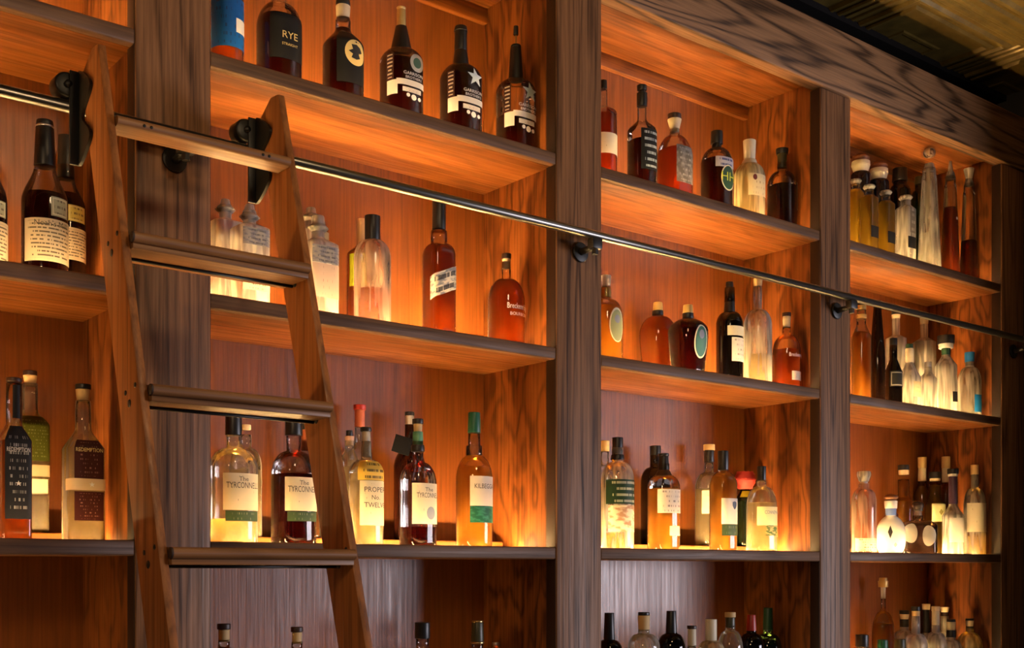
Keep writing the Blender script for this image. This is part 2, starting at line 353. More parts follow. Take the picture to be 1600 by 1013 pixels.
# pressed tin ceiling tiles: stamped relief with stepped square frames
TS = 0.61
def tile_mesh():
    prof = [(0.0, 0.0), (0.004, 0.0), (0.010, 0.004), (0.022, 0.004), (0.028, 0.0), (0.042, 0.0), (0.050, 0.009), (0.060, 0.009), (0.068, 0.002),
            (0.080, 0.002), (0.088, 0.009), (0.098, 0.009), (0.108, 0.0), (0.200, 0.0), (0.206, 0.003), (0.216, 0.003), (0.222, 0.0), (0.304, 0.0)]
    bm = bmesh.new(); rings = []
    for ins, h in prof:
        a = TS / 2 - ins
        rings.append([bm.verts.new((sx * a, sy * a, -h)) for sx, sy in ((-1, -1), (1, -1), (1, 1), (-1, 1))])
    for a, b in zip(rings, rings[1:]):
        for i in range(4): bm.faces.new((a[i], b[i], b[(i + 1) % 4], a[(i + 1) % 4]))
    bm.faces.new(rings[-1][::-1])
    me = bpy.data.meshes.new('ceiling_tile'); bm.to_mesh(me); bm.free(); me.materials.append(M['tin']); return me
tm = tile_mesh()
for i in range(-3, 4):
    for j in range(-3, 1):
        o = bpy.data.objects.new('ceiling_tile', tm); COL.objects.link(o); o.parent = ceil
        cx, cy = 3.075 + (i + 0.5) * TS, 1.905 + (j + 0.5) * TS
        o.location = Vector((cx, cy, 1.70)) - ceil.location

# ------------------------------------------------------------------ shelving
post_labels = ['broad dark oak post behind the ladder, between first and second bays', 'dark oak post in mid picture, crossed by the rail bracket',
               'narrow-looking dark oak post between third and fourth bays', 'shadowed dark oak post at the far right end of the shelving']
for i, x in enumerate(PX):
    o = box('shelving_post', x, x + POST if i < 3 else 4.01, YF, YF + 0.032, FLOOR, ZK, M['frame_z'], bev=0.003)
    tagp(o, post_labels[i], 'post', 'face frame posts of the back bar')
o = box('cornice_beam', -0.6, 4.01, YF - 0.012, YF + 0.034, ZK, 1.592, M['frame_x'], bev=0.004)
tagp(o, 'long grained oak cornice beam running under the tin ceiling', 'beam')
unit_labels = ['leftmost lit oak shelving bay, behind the upper left of the ladder', 'wide lit oak shelving bay between the ladder and the middle post',
               'lit oak shelving bay right of the middle post', 'rightmost lit oak shelving bay with clear and dark bottles']
bays = [(PX[0] - BAY, PX[0])] + [(PX[i] + POST, PX[i + 1]) for i in range(3)]
for bi, (xa, xb) in enumerate(bays):
    u = empty('shelving_unit', ((xa + xb) / 2, YF + 0.15, FLOOR))
    tagp(u, unit_labels[bi], 'shelving', 'bays of the back bar shelving')
    box('back_panel', xa - 0.02, xb + 0.02, YB, YB + 0.014, FLOOR, 1.44, M['inner_z'], u, 0)
    box('side_panel', xa - 0.021, xa - 0.003, YF + 0.033, YB, FLOOR, 1.432, M['side_z'], u, 0.001)
    box('side_panel', xb + 0.003, xb + 0.021, YF + 0.033, YB, FLOOR, 1.432, M['side_z'], u, 0.001)
    box('top_panel', xa - 0.021, xb + 0.021, YF + 0.034, YB, 1.432, 1.450, M['inner_x'], u, 0.001)
    box('cleat', xa - 0.003, xb + 0.003, YB - 0.018, YB, 1.394, 1.432, M['inner_x'], u, 0.0015)
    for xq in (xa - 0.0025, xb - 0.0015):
        box('edge_shade_strip', xq, xq + 0.004, YF + 0.003, YF + 0.036, FLOOR, 1.405, M['edge_shade'], u, 0.0008)  # added dark strip, paints the shade on the post's inner edge
    for s, zt in TOPS.items():
        dim = {'D': ('dim', 'dim', 'dim', 'low'), 'A': ('low', 'soft', 'soft', 'soft')}.get(s, ('low', 'full', 'full', 'high'))[bi]
        yb_ = 0.140 if s == 'C' else 0.170
        sh = box('shelf', xa - 0.003, xb + 0.003, YF + 0.024, YB, zt - 0.028, zt - 0.008, M['inner_x'], u, 0.001)
        box('nosing', xa, xb, YF + 0.002, YF + 0.024, zt - 0.029, zt, M['nosing'], sh, 0.0035)
        box('light_strip', xa + 0.03, xb - 0.03, YF + 0.048, YF + 0.058, zt - 0.010, zt - 0.0077, M['led_' + dim], sh, 0)
        box('light_strip', xa + 0.01, xb - 0.01, YF + yb_, YF + yb_ + 0.009, zt - 0.010, zt - 0.0077, M['ledb_' + dim], sh, 0)
        if s == 'C': box('riser_step', xa, xb - 0.012, YF + 0.188, YB, zt - 0.008, zt + 0.016, M['inner_x'], sh, 0.003)

# ------------------------------------------------------------------ rail and ladder
RY, RZ, RR = 2.045, 0.795, 0.0105
rail = empty('ladder_rail', (2.0, RY, RZ)); tagp(rail, 'long round steel ladder rail running across the shelving posts', 'rail')
link_bm('rod', cyl_bm((-0.55, RY, RZ), (3.93, RY, RZ), RR, seg=24), M['rail'], rail, smooth=True)
link_bm('end_knob', cyl_bm((3.925, RY, RZ), (3.955, RY, RZ), 0.017, seg=20, bev=0.005), M['iron'], rail, smooth=True)
for i, x in enumerate(PX):
    xc = x + POST * 0.5
    br = link_bm('bracket', cyl_bm((xc, YF, RZ - 0.030), (xc, YF - 0.007, RZ - 0.030), 0.024, seg=24, bev=0.002), M['iron'], rail, smooth=True)
    link_bm('arm', cyl_bm((xc, YF - 0.005, RZ - 0.030), (xc, RY - 0.006, RZ - 0.026), 0.0085, 0.007, seg=14), M['iron'], br, smooth=True)
    link_bm('cup', box_bm(xc - 0.016, xc + 0.016, RY - 0.011, RY + 0.011, RZ - 0.034, RZ - 0.008, 0.004), M['iron'], br, smooth=True)
    link_bm('nut', cyl_bm((xc, RY, RZ - 0.046), (xc, RY, RZ - 0.030), 0.008, seg=6), M['iron'], br)

LA, LB = 1.68, 0.304                                        # front edge of the stiles: Y = LA + LB * Z
XL, XR, ST, SD = 0.684, 1.014, 0.015, 0.090
lad = empty('rolling_ladder', ((XL + XR) / 2, LA + LB * FLOOR + 0.04, FLOOR)); tagp(lad, 'brown wooden library ladder leaning on the steel rail', 'ladder')
ang = math.atan(LB)
def stile(x0, top):
    bm = bmesh.new()
    def y(z): return LA + LB * z
    pts = [(y(FLOOR), FLOOR), (y(top), top), (y(top) + 0.030, top + 0.002), (y(top - 0.03) + SD, top - 0.030), (y(FLOOR) + SD, FLOOR)]
    fr = [bm.verts.new((x0, a, b)) for a, b in pts]; bk = [bm.verts.new((x0 + ST, a, b)) for a, b in pts]
    n = len(pts)
    bm.faces.new(fr); bm.faces.new(bk[::-1])
    for i in range(n): bm.faces.new((fr[i], bk[i], bk[(i + 1) % n], fr[(i + 1) % n]))
    bmesh.ops.recalc_face_normals(bm, faces=bm.faces)
    bmesh.ops.bevel(bm, geom=list(bm.edges), offset=0.0032, segments=2, affect='EDGES', profile=0.5)
    return bm
TZ = [0.7445, 0.5385, 0.287, 0.035] + [0.035 - 0.252 * k for k in range(1, 7)]
for si, xs in enumerate((XL, XR)):
    st = link_bm('stile', stile(xs, 0.874), M['ladder_z'], lad, smooth=True, angle=40)
    for tz in TZ[1:6]:
        yf = LA + LB * tz
        for dy, dz, r in ((0.012, 0.006, 0.0042), (0.052, -0.002, 0.0042), (0.036, -0.020, 0.0062)):
            link_bm('screw', cyl_bm((xs - 0.0014, yf + dy, tz + dz - 0.006), (xs + 0.004, yf + dy, tz + dz - 0.006), r, seg=12, bev=0.0008), M['iron'], st, smooth=True)
    if si == 1:
        for k, zz in enumerate((-0.085, -0.118, -0.140)):
            yy = LA + LB * zz
            link_bm('screw', cyl_bm((xs + ST - 0.003, yy + 0.012 + 0.006 * k, zz), (xs + ST + 0.004, yy + 0.012 + 0.006 * k, zz), 0.003, seg=10), M['iron'], st, smooth=True)
    # hook plate, roller and hanger over the rail
    hk = bmesh.new()
    outline = []
    for k in range(41):
        t = k / 40; z = 0.690 + t * 0.160
        wv = 0.024 + 0.013 * math.cos((t - 0.24) * 2 * math.pi / 0.52)
        wv *= min(1.0, 0.25 + math.sqrt(max(0.0, 1 - (abs(t - 0.5) * 2) ** 6)))
        outline.append((2.022 - wv * 1.5, z))
    pts = outline + [(2.022, 0.850), (2.022, 0.690)]
    a = [hk.verts.new((xs - 0.006, y, z)) for y, z in pts]; b = [hk.verts.new((xs - 0.0005, y, z)) for y, z in pts]
    hk.faces.new(a); hk.faces.new(b[::-1])
    for k in range(len(pts)): hk.faces.new((a[k], b[k], b[(k + 1) % len(pts)], a[(k + 1) % len(pts)]))
    bmesh.ops.recalc_face_normals(hk, faces=hk.faces)
    hp = link_bm('hook_plate', hk, M['iron'], lad)
    link_bm('flange', box_bm(xs - 0.020, xs - 0.0005, 2.022, 2.027, 0.690, 0.850, 0.0015), M['iron'], hp, smooth=True)
    link_bm('roller', cyl_bm((xs - 0.022, 2.026, RZ + RR + 0.021), (xs - 0.022, 2.062, RZ + RR + 0.021), 0.021, seg=28, bev=0.004), M['iron'], hp, smooth=True)
    link_bm('axle', cyl_bm((xs - 0.022, 2.020, RZ + RR + 0.021), (xs - 0.022, 2.068, RZ + RR + 0.021), 0.006, seg=12), M['iron'], hp, smooth=True)
for ti, tz in enumerate(TZ):
    yf = LA + LB * tz
    dep = 0.036 if ti == 0 else 0.082
    nose = -0.024 if ti else -0.014
    th = 0.0175
    bm = bmesh.new()
    prof = []
    for k in range(9):                                     # bull-nosed front edge
        a = math.pi / 2 + math.pi * k / 8
        prof.append((yf + nose + th / 2 + th / 2 * math.cos(a), tz - th / 2 + th / 2 * math.sin(a)))
    prof += [(yf + dep, tz - th), (yf + dep, tz)]
    L0, L1 = XL + ST - (0.004 if ti else -0.0005), XR - 0.0005
    L0 = XL + ST + 0.0003
    a = [bm.verts.new((L0, y, z)) for y, z in prof]; b = [bm.verts.new((L1, y, z)) for y, z in prof]
    bm.faces.new(a); bm.faces.new(b[::-1])
    for k in range(len(prof)): bm.faces.new((a[k], b[k], b[(k + 1) % len(prof)], a[(k + 1) % len(prof)]))
    bmesh.ops.recalc_face_normals(bm, faces=bm.faces)
    tr = link_bm('tread' if ti else 'top_rung', bm, M['ladder_x'], lad, smooth=True, angle=40)
    if ti:
        box('under_board', L0, L1, yf + nose + 0.009, yf + dep - 0.004, tz - th - 0.009, tz - th, M['ladder_x'], tr, 0.001)
        link_bm('tie_rod', cyl_bm((L0, yf + 0.046, tz - th - 0.0115), (XR + 0.0005, yf + 0.046, tz - th - 0.0115), 0.0026, seg=10), M['iron'], tr, smooth=True)
        link_bm('end_grain', cyl_bm((L0 - 0.0035, yf + nose + th / 2, tz - th / 2), (L0 + 0.002, yf + nose + th / 2, tz - th / 2), th / 2 * 0.98, seg=18, bev=0.001), M['endgrain'], tr, smooth=True)
    else:
        for xx in (XL + 0.065, XR - 0.05):
            for d in (-0.006, 0.006):
                link_bm('screw', cyl_bm((xx + d, yf + nose - 0.0006, tz - th * 0.55), (xx + d, yf + nose + 0.004, tz - th * 0.55), 0.0026, seg=10), M['iron'], tr, smooth=True)

# ------------------------------------------------------------------ the bottles, millimetres (place in metres)
BOTTLES = [
 {'l':'dark bourbon bottle with parchment label cut by the left frame edge','nm':'whiskey_bottle','s':'B','x':0.5776,'y':2.212,'z':0.521,'a':37.5,'b':37.5,'n':2,'zs':137.9,'zn':202.7,'rn':17.0,'zt':219.7,'st':'s','g':'clean','q':'deepred','qf':145.8,'c':[(199.3,287.9,18.2,14.8,'black','capsule')],'lb':[(19.7,94.7,75,'parchment',0,''),(102.7,131.1,30,'seal',18,'')]},
 {'l':'large black-capsuled bourbon bottle with parchment script label,beside the ladder top','nm':'whiskey_bottle','s':'B','x':0.6814,'y':2.212,'z':0.521,'a':40.4,'b':40.4,'n':2,'zs':151.4,'zn':221.7,'rn':17.6,'zt':242.8,'st':'s','g':'clean','q':'deepred','qf':165.5,'c':[(293.2,302.6,15.2,14.6,'black','cap'),(289.7,293.2,15.8,15.8,'silver','ring'),(218.2,289.7,19.3,15.8,'black','capsule')],'lb':[(36.6,113.9,72,'parchment',0,''),(119.8,154.9,26,'seal',24,'')],'tx':[("Noah's Mill",104.6,10.5,'ink',0)]},
 {'l':'black-capsuled bourbon bottle with yellow seal half hidden by the ladder stile','nm':'whiskey_bottle','s':'B','x':0.7552,'y':2.322,'z':0.521,'a':36.1,'b':36.1,'n':2,'zs':184.0,'zn':239.9,'rn':16.2,'zt':264.8,'st':'s','g':'clean','q':'deepred','qf':208.9,'c':[(239.9,323.3,16.2,14.9,'black','capsule')],'lb':[(75.8,138.0,75,'parchment',0,''),(150.4,181.5,32,'sealyellow',18,'')]},
 {'l':'square bottle with black label and black neck strip at the left edge','nm':'whiskey_bottle','s':'C','x':0.6276,'y':2.212,'z':0.0476,'a':26.1,'b':26.1,'n':7,'zs':185.2,'zn':215.2,'rn':13.8,'zt':289.0,'st':'c','g':'clean','q':'amber','qf':185.2,'c':[(291.3,299.4,13.8,13.8,'darkbrown','cap')],'lb':[(44.4,211.7,42,'blacklabel',0,''),(225.5,285.5,26,'blackplain',0,'neck_label')],'tx':[('REDEMPTION',167.9,8.1,'inkwhite',0)],'mk':[('star',107.9,10.4,10.4,'inkwhite',0)]},
 {'l':'tall bottle with olive green label behind the black-labelled square bottle','nm':'whiskey_bottle','s':'C','x':0.691,'y':2.332,'z':0.0716,'a':29.7,'b':29.7,'n':7,'zs':202.8,'zn':237.1,'rn':14.1,'zt':286.2,'st':'s','g':'clear','q':'pale','qf':218.7,'c':[(302.1,310.7,12.9,12.9,'darkbrown','cap'),(281.3,302.1,10.4,12.9,'cork','stopper')],'lb':[(136.6,222.4,50,'olive',0,''),(107.2,129.2,80,'creamband',0,''),(71.6,102.3,40,'cream',0,'')]},
 {'l':'square bottle with maroon arched label and pale cork near the ladder foot','nm':'whiskey_bottle','s':'C','x':0.7512,'y':2.212,'z':0.0476,'a':32.6,'b':32.6,'n':7,'zs':179.3,'zn':215.2,'rn':14.3,'zt':269.0,'st':'c','g':'clear','q':'pale','qf':193.7,'c':[(290.5,300.1,14.3,14.3,'black','cap'),(269.0,290.5,11.4,13.8,'cork','stopper')],'lb':[(122.0,193.7,40,'maroon',0,''),(100.4,122.0,85,'creamband',0,''),(44.2,98.0,40,'maroon',0,'')],'tx':[('REDEMPTION',174.6,7.2,'inkgold',0)],'mk':[('star',111.2,10.8,10.8,'inkwhite',8)]},
 {'l':'bottle wrapped in a bright blue label beside the broad post,upper shelf','nm':'whiskey_bottle','s':'A','x':1.0401,'y':2.212,'z':0.982,'a':32.4,'b':32.4,'n':2,'zs':167.1,'zn':211.2,'rn':12.9,'zt':288.8,'st':'d','g':'clean','q':'amber','qf':146.4,'c':[(262.9,327.7,14.2,11.6,'black','capsule')],'lb':[(66.2,167.1,100,'bluelabel',0,''),(97.3,125.7,28,'whiteplain',35,'')]},
 {'l':'round-shouldered dark rye bottle with black label lettered in gold','nm':'whiskey_bottle','s':'A','x':1.1561,'y':2.212,'z':0.982,'a':43.8,'b':43.8,'n':2.6,'zs':151.6,'zn':197.0,'rn':16.7,'zt':261.0,'st':'d','g':'clean','q':'deepred','qf':165.0,'c':[(247.7,301.1,17.3,17.3,'cork','stopper')],'lb':[(68.9,162.3,50,'blackplain',0,'')],'tx':[('RYE',117.0,14.7,'inkgold',2),('STRAIGHT',98.3,5.3,'inkgold',2)]},
 {'l':'deep red bottle with pale cork and a round gold emblem','nm':'whiskey_bottle','s':'A','x':1.3096,'y':2.212,'z':0.982,'a':42.2,'b':42.2,'n':2.4,'zs':149.0,'zn':190.6,'rn':16.6,'zt':212.8,'st':'s','g':'clean','q':'deepred','qf':190.6,'c':[(240.5,251.6,15.9,15.9,'black','cap'),(211.4,240.5,13.9,15.9,'corkpale','stopper')],'lb':[(60.3,174.0,48,'blackplain',0,'')],'mk':[('disc',126.9,49.9,55.5,'inkgold',8),('profile',126.9,36.0,41.6,'inkblack',8)]},
 {'l':'bottle with black neck hood and hanging silver medal between red and star bottles','nm':'whiskey_bottle','s':'A','x':1.4601,'y':2.212,'z':0.982,'a':44.0,'b':44.0,'n':3,'zs':159.3,'zn':188.1,'rn':15.8,'zt':196.7,'st':'d','g':'clean','q':'deepred','qf':156.5,'c':[(277.2,283.0,10.1,10.8,'gold','cap'),(237.0,277.2,10.8,10.1,'goldfoil','neck_foil'),(185.2,239.9,24.4,12.9,'black','hood')],'lb':[(91.8,104.7,46,'whiteplain',0,''),(77.4,87.4,30,'whiteprint',0,''),(103.3,162.2,13,'sideprint',-66,'side_label'),(70.2,101.8,17,'whiteplain',-60,'side_label')],'tx':[('GARRISON',118.4,7.2,'inkwhite',4),('BROTHERS',109.3,6.0,'inkwhite',4)],'mk':[('disc',146.4,37.4,40.3,'medal',16),('disc',146.4,21.6,23.0,'inkgreen',16),('disc',67.3,12.9,12.9,'inkwhite',4),('disc',70.2,8.6,8.6,'inkwhite',-14),('disc',65.9,8.6,8.6,'inkwhite',22)]},
 {'l':'dark full bottle with bold white star and thick black capsule','nm':'whiskey_bottle','s':'A','x':1.6259,'y':2.212,'z':0.982,'a':44.2,'b':44.2,'n':3,'zs':162.4,'zn':196.8,'rn':16.4,'zt':205.8,'st':'d','g':'clean','q':'deepred','qf':195.3,'c':[(276.0,288.0,16.4,14.2,'black','cap'),(231.2,276.0,14.9,14.9,'black','capsule'),(192.3,231.2,20.2,14.9,'black','wax')],'lb':[(95.2,108.6,46,'whiteplain',0,''),(80.2,90.7,30,'whiteprint',0,''),(107.1,168.4,13,'sideprint',-66,'side_label'),(72.8,105.7,17,'whiteplain',-60,'side_label')],'tx':[('GARRISON',122.8,7.5,'inkwhite',4),('BROTHERS',113.4,6.3,'inkwhite',4)],'mk':[('star',158.0,46.3,46.3,'inkstar',12),('disc',69.8,13.4,13.4,'inkwhite',4),('disc',72.8,9.0,9.0,'inkwhite',-14),('disc',68.3,9.0,9.0,'inkwhite',22)]},
 {'l':'nearly empty bottle with pale star and black knob on thin pin','nm':'whiskey_bottle','s':'A','x':1.784,'y':2.203,'z':0.982,'a':42.8,'b':42.8,'n':3,'zs':173.1,'zn':200.9,'rn':17.0,'zt':210.1,'st':'d','g':'clean','q':'deepred','qf':108.2,'c':[(310.5,332.2,6.2,6.2,'black','knob'),(285.8,310.5,1.9,1.9,'brass','pin'),(279.6,285.8,13.1,12.4,'black','cap'),(200.9,279.6,18.5,13.1,'black','wax')],'lb':[(97.4,111.3,46,'whiteplain',0,''),(81.9,92.7,30,'whiteprint',0,''),(109.7,173.1,13,'sideprint',-66,'side_label'),(74.2,108.2,17,'whiteplain',-60,'side_label')],'tx':[('GARRISON',125.9,7.7,'inkwhite',4),('BROTHERS',116.2,6.5,'inkwhite',4)],'mk':[('star',162.2,47.9,47.9,'inkstarpale',12),('disc',71.1,13.9,13.9,'inkwhite',4),('disc',74.2,9.3,9.3,'inkwhite',-14),('disc',69.6,9.3,9.3,'inkwhite',22)]},
 {'l':'faceted crystal decanter at the back,nearest the wide post on the middle shelf','nm':'decanter_bottle','s':'B','x':1.0874,'y':2.322,'z':0.521,'a':35.8,'b':35.8,'n':5,'zs':211.6,'zn':225.2,'rn':13.6,'zt':244.2,'st':'s','g':'frost','q':'rosered','qf':127.5,'c':[(253.7,265.9,11.5,9.5,'crystal','finial'),(252.4,253.7,14.9,13.6,'crystal','stopper'),(244.2,252.4,22.4,14.9,'crystal','collar'),(236.1,244.2,13.6,22.4,'crystal','collar')]},
 {'l':'faceted crystal decanter with grey label seen above the ladder rung','nm':'decanter_bottle','s':'B','x':1.0894,'y':2.212,'z':0.521,'a':34.4,'b':34.4,'n':5,'zs':176.3,'zn':190.7,'rn':13.1,'zt':202.5,'st':'s','g':'frost','q':'rosered','qf':96.3,'c':[(216.9,228.7,11.1,9.2,'crystal','finial'),(210.4,216.9,14.4,13.1,'crystal','stopper'),(202.5,210.4,21.6,14.4,'crystal','collar'),(194.7,202.5,13.1,21.6,'crystal','collar')],'lb':[(138.3,172.4,44,'greylabel',0,''),(46.5,88.5,44,'creamprint',0,'')]},
 {'l':'faceted crystal decanter mostly hidden behind the right ladder stile','nm':'decanter_bottle','s':'B','x':1.2926,'y':2.322,'z':0.521,'a':33.4,'b':33.4,'n':5,'zs':229.5,'zn':243.8,'rn':14.3,'zt':263.7,'st':'s','g':'frost','q':'rosered','qf':141.0,'c':[(275.2,288.0,12.1,10.0,'crystal','finial'),(272.3,275.2,15.7,14.3,'crystal','stopper'),(263.7,272.3,23.6,15.7,'crystal','collar'),(255.2,263.7,14.3,23.6,'crystal','collar')]},
 {'l':'crystal decanter with tall grey and pink label right of the ladder stile','nm':'decanter_bottle','s':'B','x':1.2483,'y':2.212,'z':0.521,'a':36.5,'b':36.5,'n':5,'zs':169.7,'zn':190.1,'rn':13.7,'zt':202.4,'st':'s','g':'frost','q':'rosered','qf':95.9,'c':[(216.1,235.2,15.7,13.7,'crystal','stopper'),(209.3,217.5,23.2,15.7,'crystal','collar'),(199.7,209.3,13.7,23.2,'crystal','collar')],'lb':[(127.3,164.2,44,'greylabel',0,''),(55.0,126.0,44,'pinkprint',0,'')]},
 {'l':'amber bottle with yellow green side label behind the clear stubby bottle','nm':'whiskey_bottle','s':'B','x':1.4255,'y':2.322,'z':0.521,'a':35.3,'b':35.3,'n':2,'zs':203.3,'zn':229.8,'rn':12.5,'zt':274.0,'st':'s','g':'clean','q':'amber','qf':210.6,'c':[(226.8,287.2,13.3,12.5,'corkglass','stopper')],'lb':[(126.7,200.3,34,'yellowgreen',-50,'')]},
 {'l':'stubby clear bottle with thick black cap,half full of amber','nm':'whiskey_bottle','s':'B','x':1.3843,'y':2.212,'z':0.521,'a':40.9,'b':40.9,'n':2,'zs':170.6,'zn':207.3,'rn':15.5,'zt':227.0,'st':'d','g':'frostpink','q':'amber','qf':95.7,'c':[(207.3,260.9,16.9,17.6,'black','cap')]},
 {'l':'square amber bottle with tall black cap and slanted label','nm':'whiskey_bottle','s':'B','x':1.5638,'y':2.212,'z':0.521,'a':30.8,'b':30.8,'n':6,'zs':203.5,'zn':230.1,'rn':19.2,'zt':259.5,'st':'d','g':'clean','q':'amber','qf':225.6,'c':[(262.5,342.0,16.2,15.5,'black','cap')],'lb':[(112.2,165.2,66,'slantlabel',-6,'slanted')]},
 {'l':'round amber bottle with white script and short cork beside the lit corner','nm':'whiskey_bottle','s':'B','x':1.7615,'y':2.212,'z':0.521,'a':44.7,'b':44.7,'n':2,'zs':132.0,'zn':181.3,'rn':10.8,'zt':221.3,'st':'d','g':'clean','q':'ambersoft','qf':175.1,'c':[(229.0,241.4,11.6,11.6,'darkbrown','cap'),(205.9,229.0,10.0,10.8,'corkpale','stopper')],'tx':[('Breckenridge',107.3,13.9,'inkwhite',6),('BOURBON',88.8,7.7,'inkwhite',6)]},
 {'l':'clear bottle hidden behind the first cream and green labelled bottle','nm':'whiskey_bottle','s':'C','x':1.1346,'y':2.322,'z':0.0716,'a':34.3,'b':34.3,'n':2,'zs':153.4,'zn':191.8,'rn':12.4,'zt':219.3,'st':'d','g':'clear','q':'pale','qf':143.7,'c':[(230.3,241.2,11.0,11.0,'corkpale','stopper')]},
 {'l':'pale bottle with black capsule,cream label and green band,seen between the ladder stiles','nm':'whiskey_bottle','s':'C','x':1.0541,'y':2.212,'z':0.0476,'a':45.3,'b':45.3,'n':2.6,'zs':162.6,'zn':201.6,'rn':14.3,'zt':236.7,'st':'d','g':'clear','q':'pale','qf':56.1,'c':[(226.3,284.7,16.9,16.2,'black','capsule')],'lb':[(73.0,147.0,50,'cream',0,''),(50.9,71.7,44,'greenlabel',0,'')],'tx':[('The',135.3,9.1,'ink',0),('TYRCONNELL',122.3,12.3,'ink',0)]},
 {'l':'bottle with reddish neck behind the second cream labelled bottle','nm':'whiskey_bottle','s':'C','x':1.2798,'y':2.322,'z':0.0716,'a':32.7,'b':32.7,'n':2,'zs':151.5,'zn':184.2,'rn':11.4,'zt':215.5,'st':'d','g':'clean','q':'amber','qf':144.4,'c':[(241.2,265.4,12.1,11.4,'black','cap'),(194.2,241.2,11.4,10.7,'redfoil','neck_foil')]},
 {'l':'dark filled bottle with cream label,partly covered by the right ladder stile','nm':'whiskey_bottle','s':'C','x':1.1904,'y':2.212,'z':0.0476,'a':44.2,'b':44.2,'n':2.6,'zs':159.4,'zn':203.8,'rn':15.5,'zt':246.8,'st':'d','g':'clean','q':'deepred','qf':154.0,'c':[(236.1,283.2,18.2,17.5,'black','capsule')],'lb':[(75.9,145.9,50,'cream',0,''),(54.4,74.6,44,'greenlabel',0,'')],'tx':[('The',133.8,9.4,'ink',0),('TYRCONNELL',120.3,12.8,'ink',0)]},
 {'l':'bottle with red cap and red neck strip,tallest right of the ladder','nm':'whiskey_bottle','s':'C','x':1.4309,'y':2.342,'z':0.0716,'a':28.2,'b':28.2,'n':2,'zs':195.1,'zn':227.7,'rn':11.1,'zt':287.0,'st':'s','g':'clear','q':'pale','qf':183.2,'c':[(300.3,312.2,14.1,14.8,'red','cap'),(260.3,300.3,11.9,11.9,'redcream','neck_foil')]},
 {'l':'small pinkish-necked bottle with tiny black cap behind the yellow bottle','nm':'whiskey_bottle','s':'C','x':1.3735,'y':2.292,'z':0.0716,'a':21.6,'b':21.6,'n':2,'zs':173.3,'zn':205.0,'rn':10.1,'zt':228.1,'st':'s','g':'clear','q':'pale','qf':161.8,'c':[(231.0,244.0,7.9,7.9,'black','cap'),(209.3,231.0,9.4,10.8,'pink','stopper')]},
 {'l':'pale yellow bottle with white label and split black and white neck right of the ladder','nm':'whiskey_bottle','s':'C','x':1.3678,'y':2.212,'z':0.0476,'a':34.3,'b':34.3,'n':3,'zs':168.7,'zn':196.8,'rn':11.3,'zt':236.2,'st':'d','g':'clear','q':'pale','qf':165.9,'c':[(257.3,267.1,12.7,12.7,'black','cap'),(202.4,257.3,11.3,9.1,'neckwhite','neck_label')],'lb':[(149.0,191.2,60,'yellowprint',0,''),(50.6,147.6,52,'cream',0,'')],'tx':[('PROPER',127.9,11.3,'ink',4),('No.',111.0,9.8,'ink',4),('TWELVE',94.2,11.3,'ink',4)]},
 {'l':'dark red bottle with a black square tag hanging from its neck','nm':'whiskey_bottle','s':'C','x':1.5562,'y':2.322,'z':0.0716,'a':37.9,'b':37.9,'n':2,'zs':173.9,'zn':216.4,'rn':11.4,'zt':274.1,'st':'d','g':'darkred','q':'deepred','qf':211.8,'c':[(295.3,304.4,11.4,11.4,'black','cap'),(234.6,295.3,11.4,10.6,'silverfoil','neck_foil')],'mk':[('tag',222.5,42.5,42.5,'blackplain',-62)]},
 {'l':'bottle with black neck ring and green neck strip in front of the tagged bottle','nm':'whiskey_bottle','s':'C','x':1.5052,'y':2.212,'z':0.0476,'a':39.2,'b':39.2,'n':2.6,'zs':155.6,'zn':199.2,'rn':12.4,'zt':245.7,'st':'d','g':'clean','q':'deepred','qf':50.9,'c':[(284.9,296.5,13.1,13.1,'black','cap'),(267.5,284.9,9.4,10.2,'cork','stopper'),(235.5,267.5,12.4,11.6,'greencream','neck_foil'),(222.4,236.9,16.0,15.3,'black','ring')],'lb':[(56.7,148.3,52,'creamplain',0,'')],'tx':[('The',133.8,9.4,'ink',4),('TYRCONNELL',120.7,11.6,'ink',4)],'mk':[('disc',81.4,23.3,29.1,'greyblue',12)]},
 {'l':'slim bottle with green capsule and white label over a green wave,nearest the lit corner','nm':'whiskey_bottle','s':'C','x':1.6651,'y':2.212,'z':0.0476,'a':43.0,'b':43.0,'n':2,'zs':172.2,'zn':223.5,'rn':14.3,'zt':277.8,'st':'d','g':'clean','q':'gold','qf':196.4,'c':[(276.3,324.5,15.8,14.3,'green','capsule'),(223.5,246.1,19.6,18.8,'amberring','collar')],'lb':[(102.9,172.2,50,'whiteprintless',0,''),(63.7,102.9,50,'wavegreen',0,'')],'tx':[('KILBEGGAN',148.1,11.3,'ink',6)]},
 {'l':'bottle top with brown cork on the lowest shelf,nearest the wide post','nm':'whiskey_bottle','s':'D','x':1.0332,'y':2.212,'z':-0.428,'a':38.8,'b':38.8,'n':2,'zs':230.1,'zn':272.7,'rn':11.6,'zt':288.2,'st':'d','g':'clean','q':'amber','qf':222.3,'c':[(308.9,320.5,13.6,13.6,'darkbrown','cap'),(284.3,308.9,11.0,11.0,'cork','stopper')]},
 {'l':'bottle top with small brown cork seen between the ladder stiles','nm':'whiskey_bottle','s':'D','x':1.1979,'y':2.212,'z':-0.428,'a':40.4,'b':40.4,'n':2,'zs':214.7,'zn':260.5,'rn':11.5,'zt':278.1,'st':'d','g':'clean','q':'amber','qf':206.6,'c':[(298.3,309.1,12.8,12.8,'darkbrown','cap'),(274.0,298.3,10.1,10.1,'cork','stopper')]},
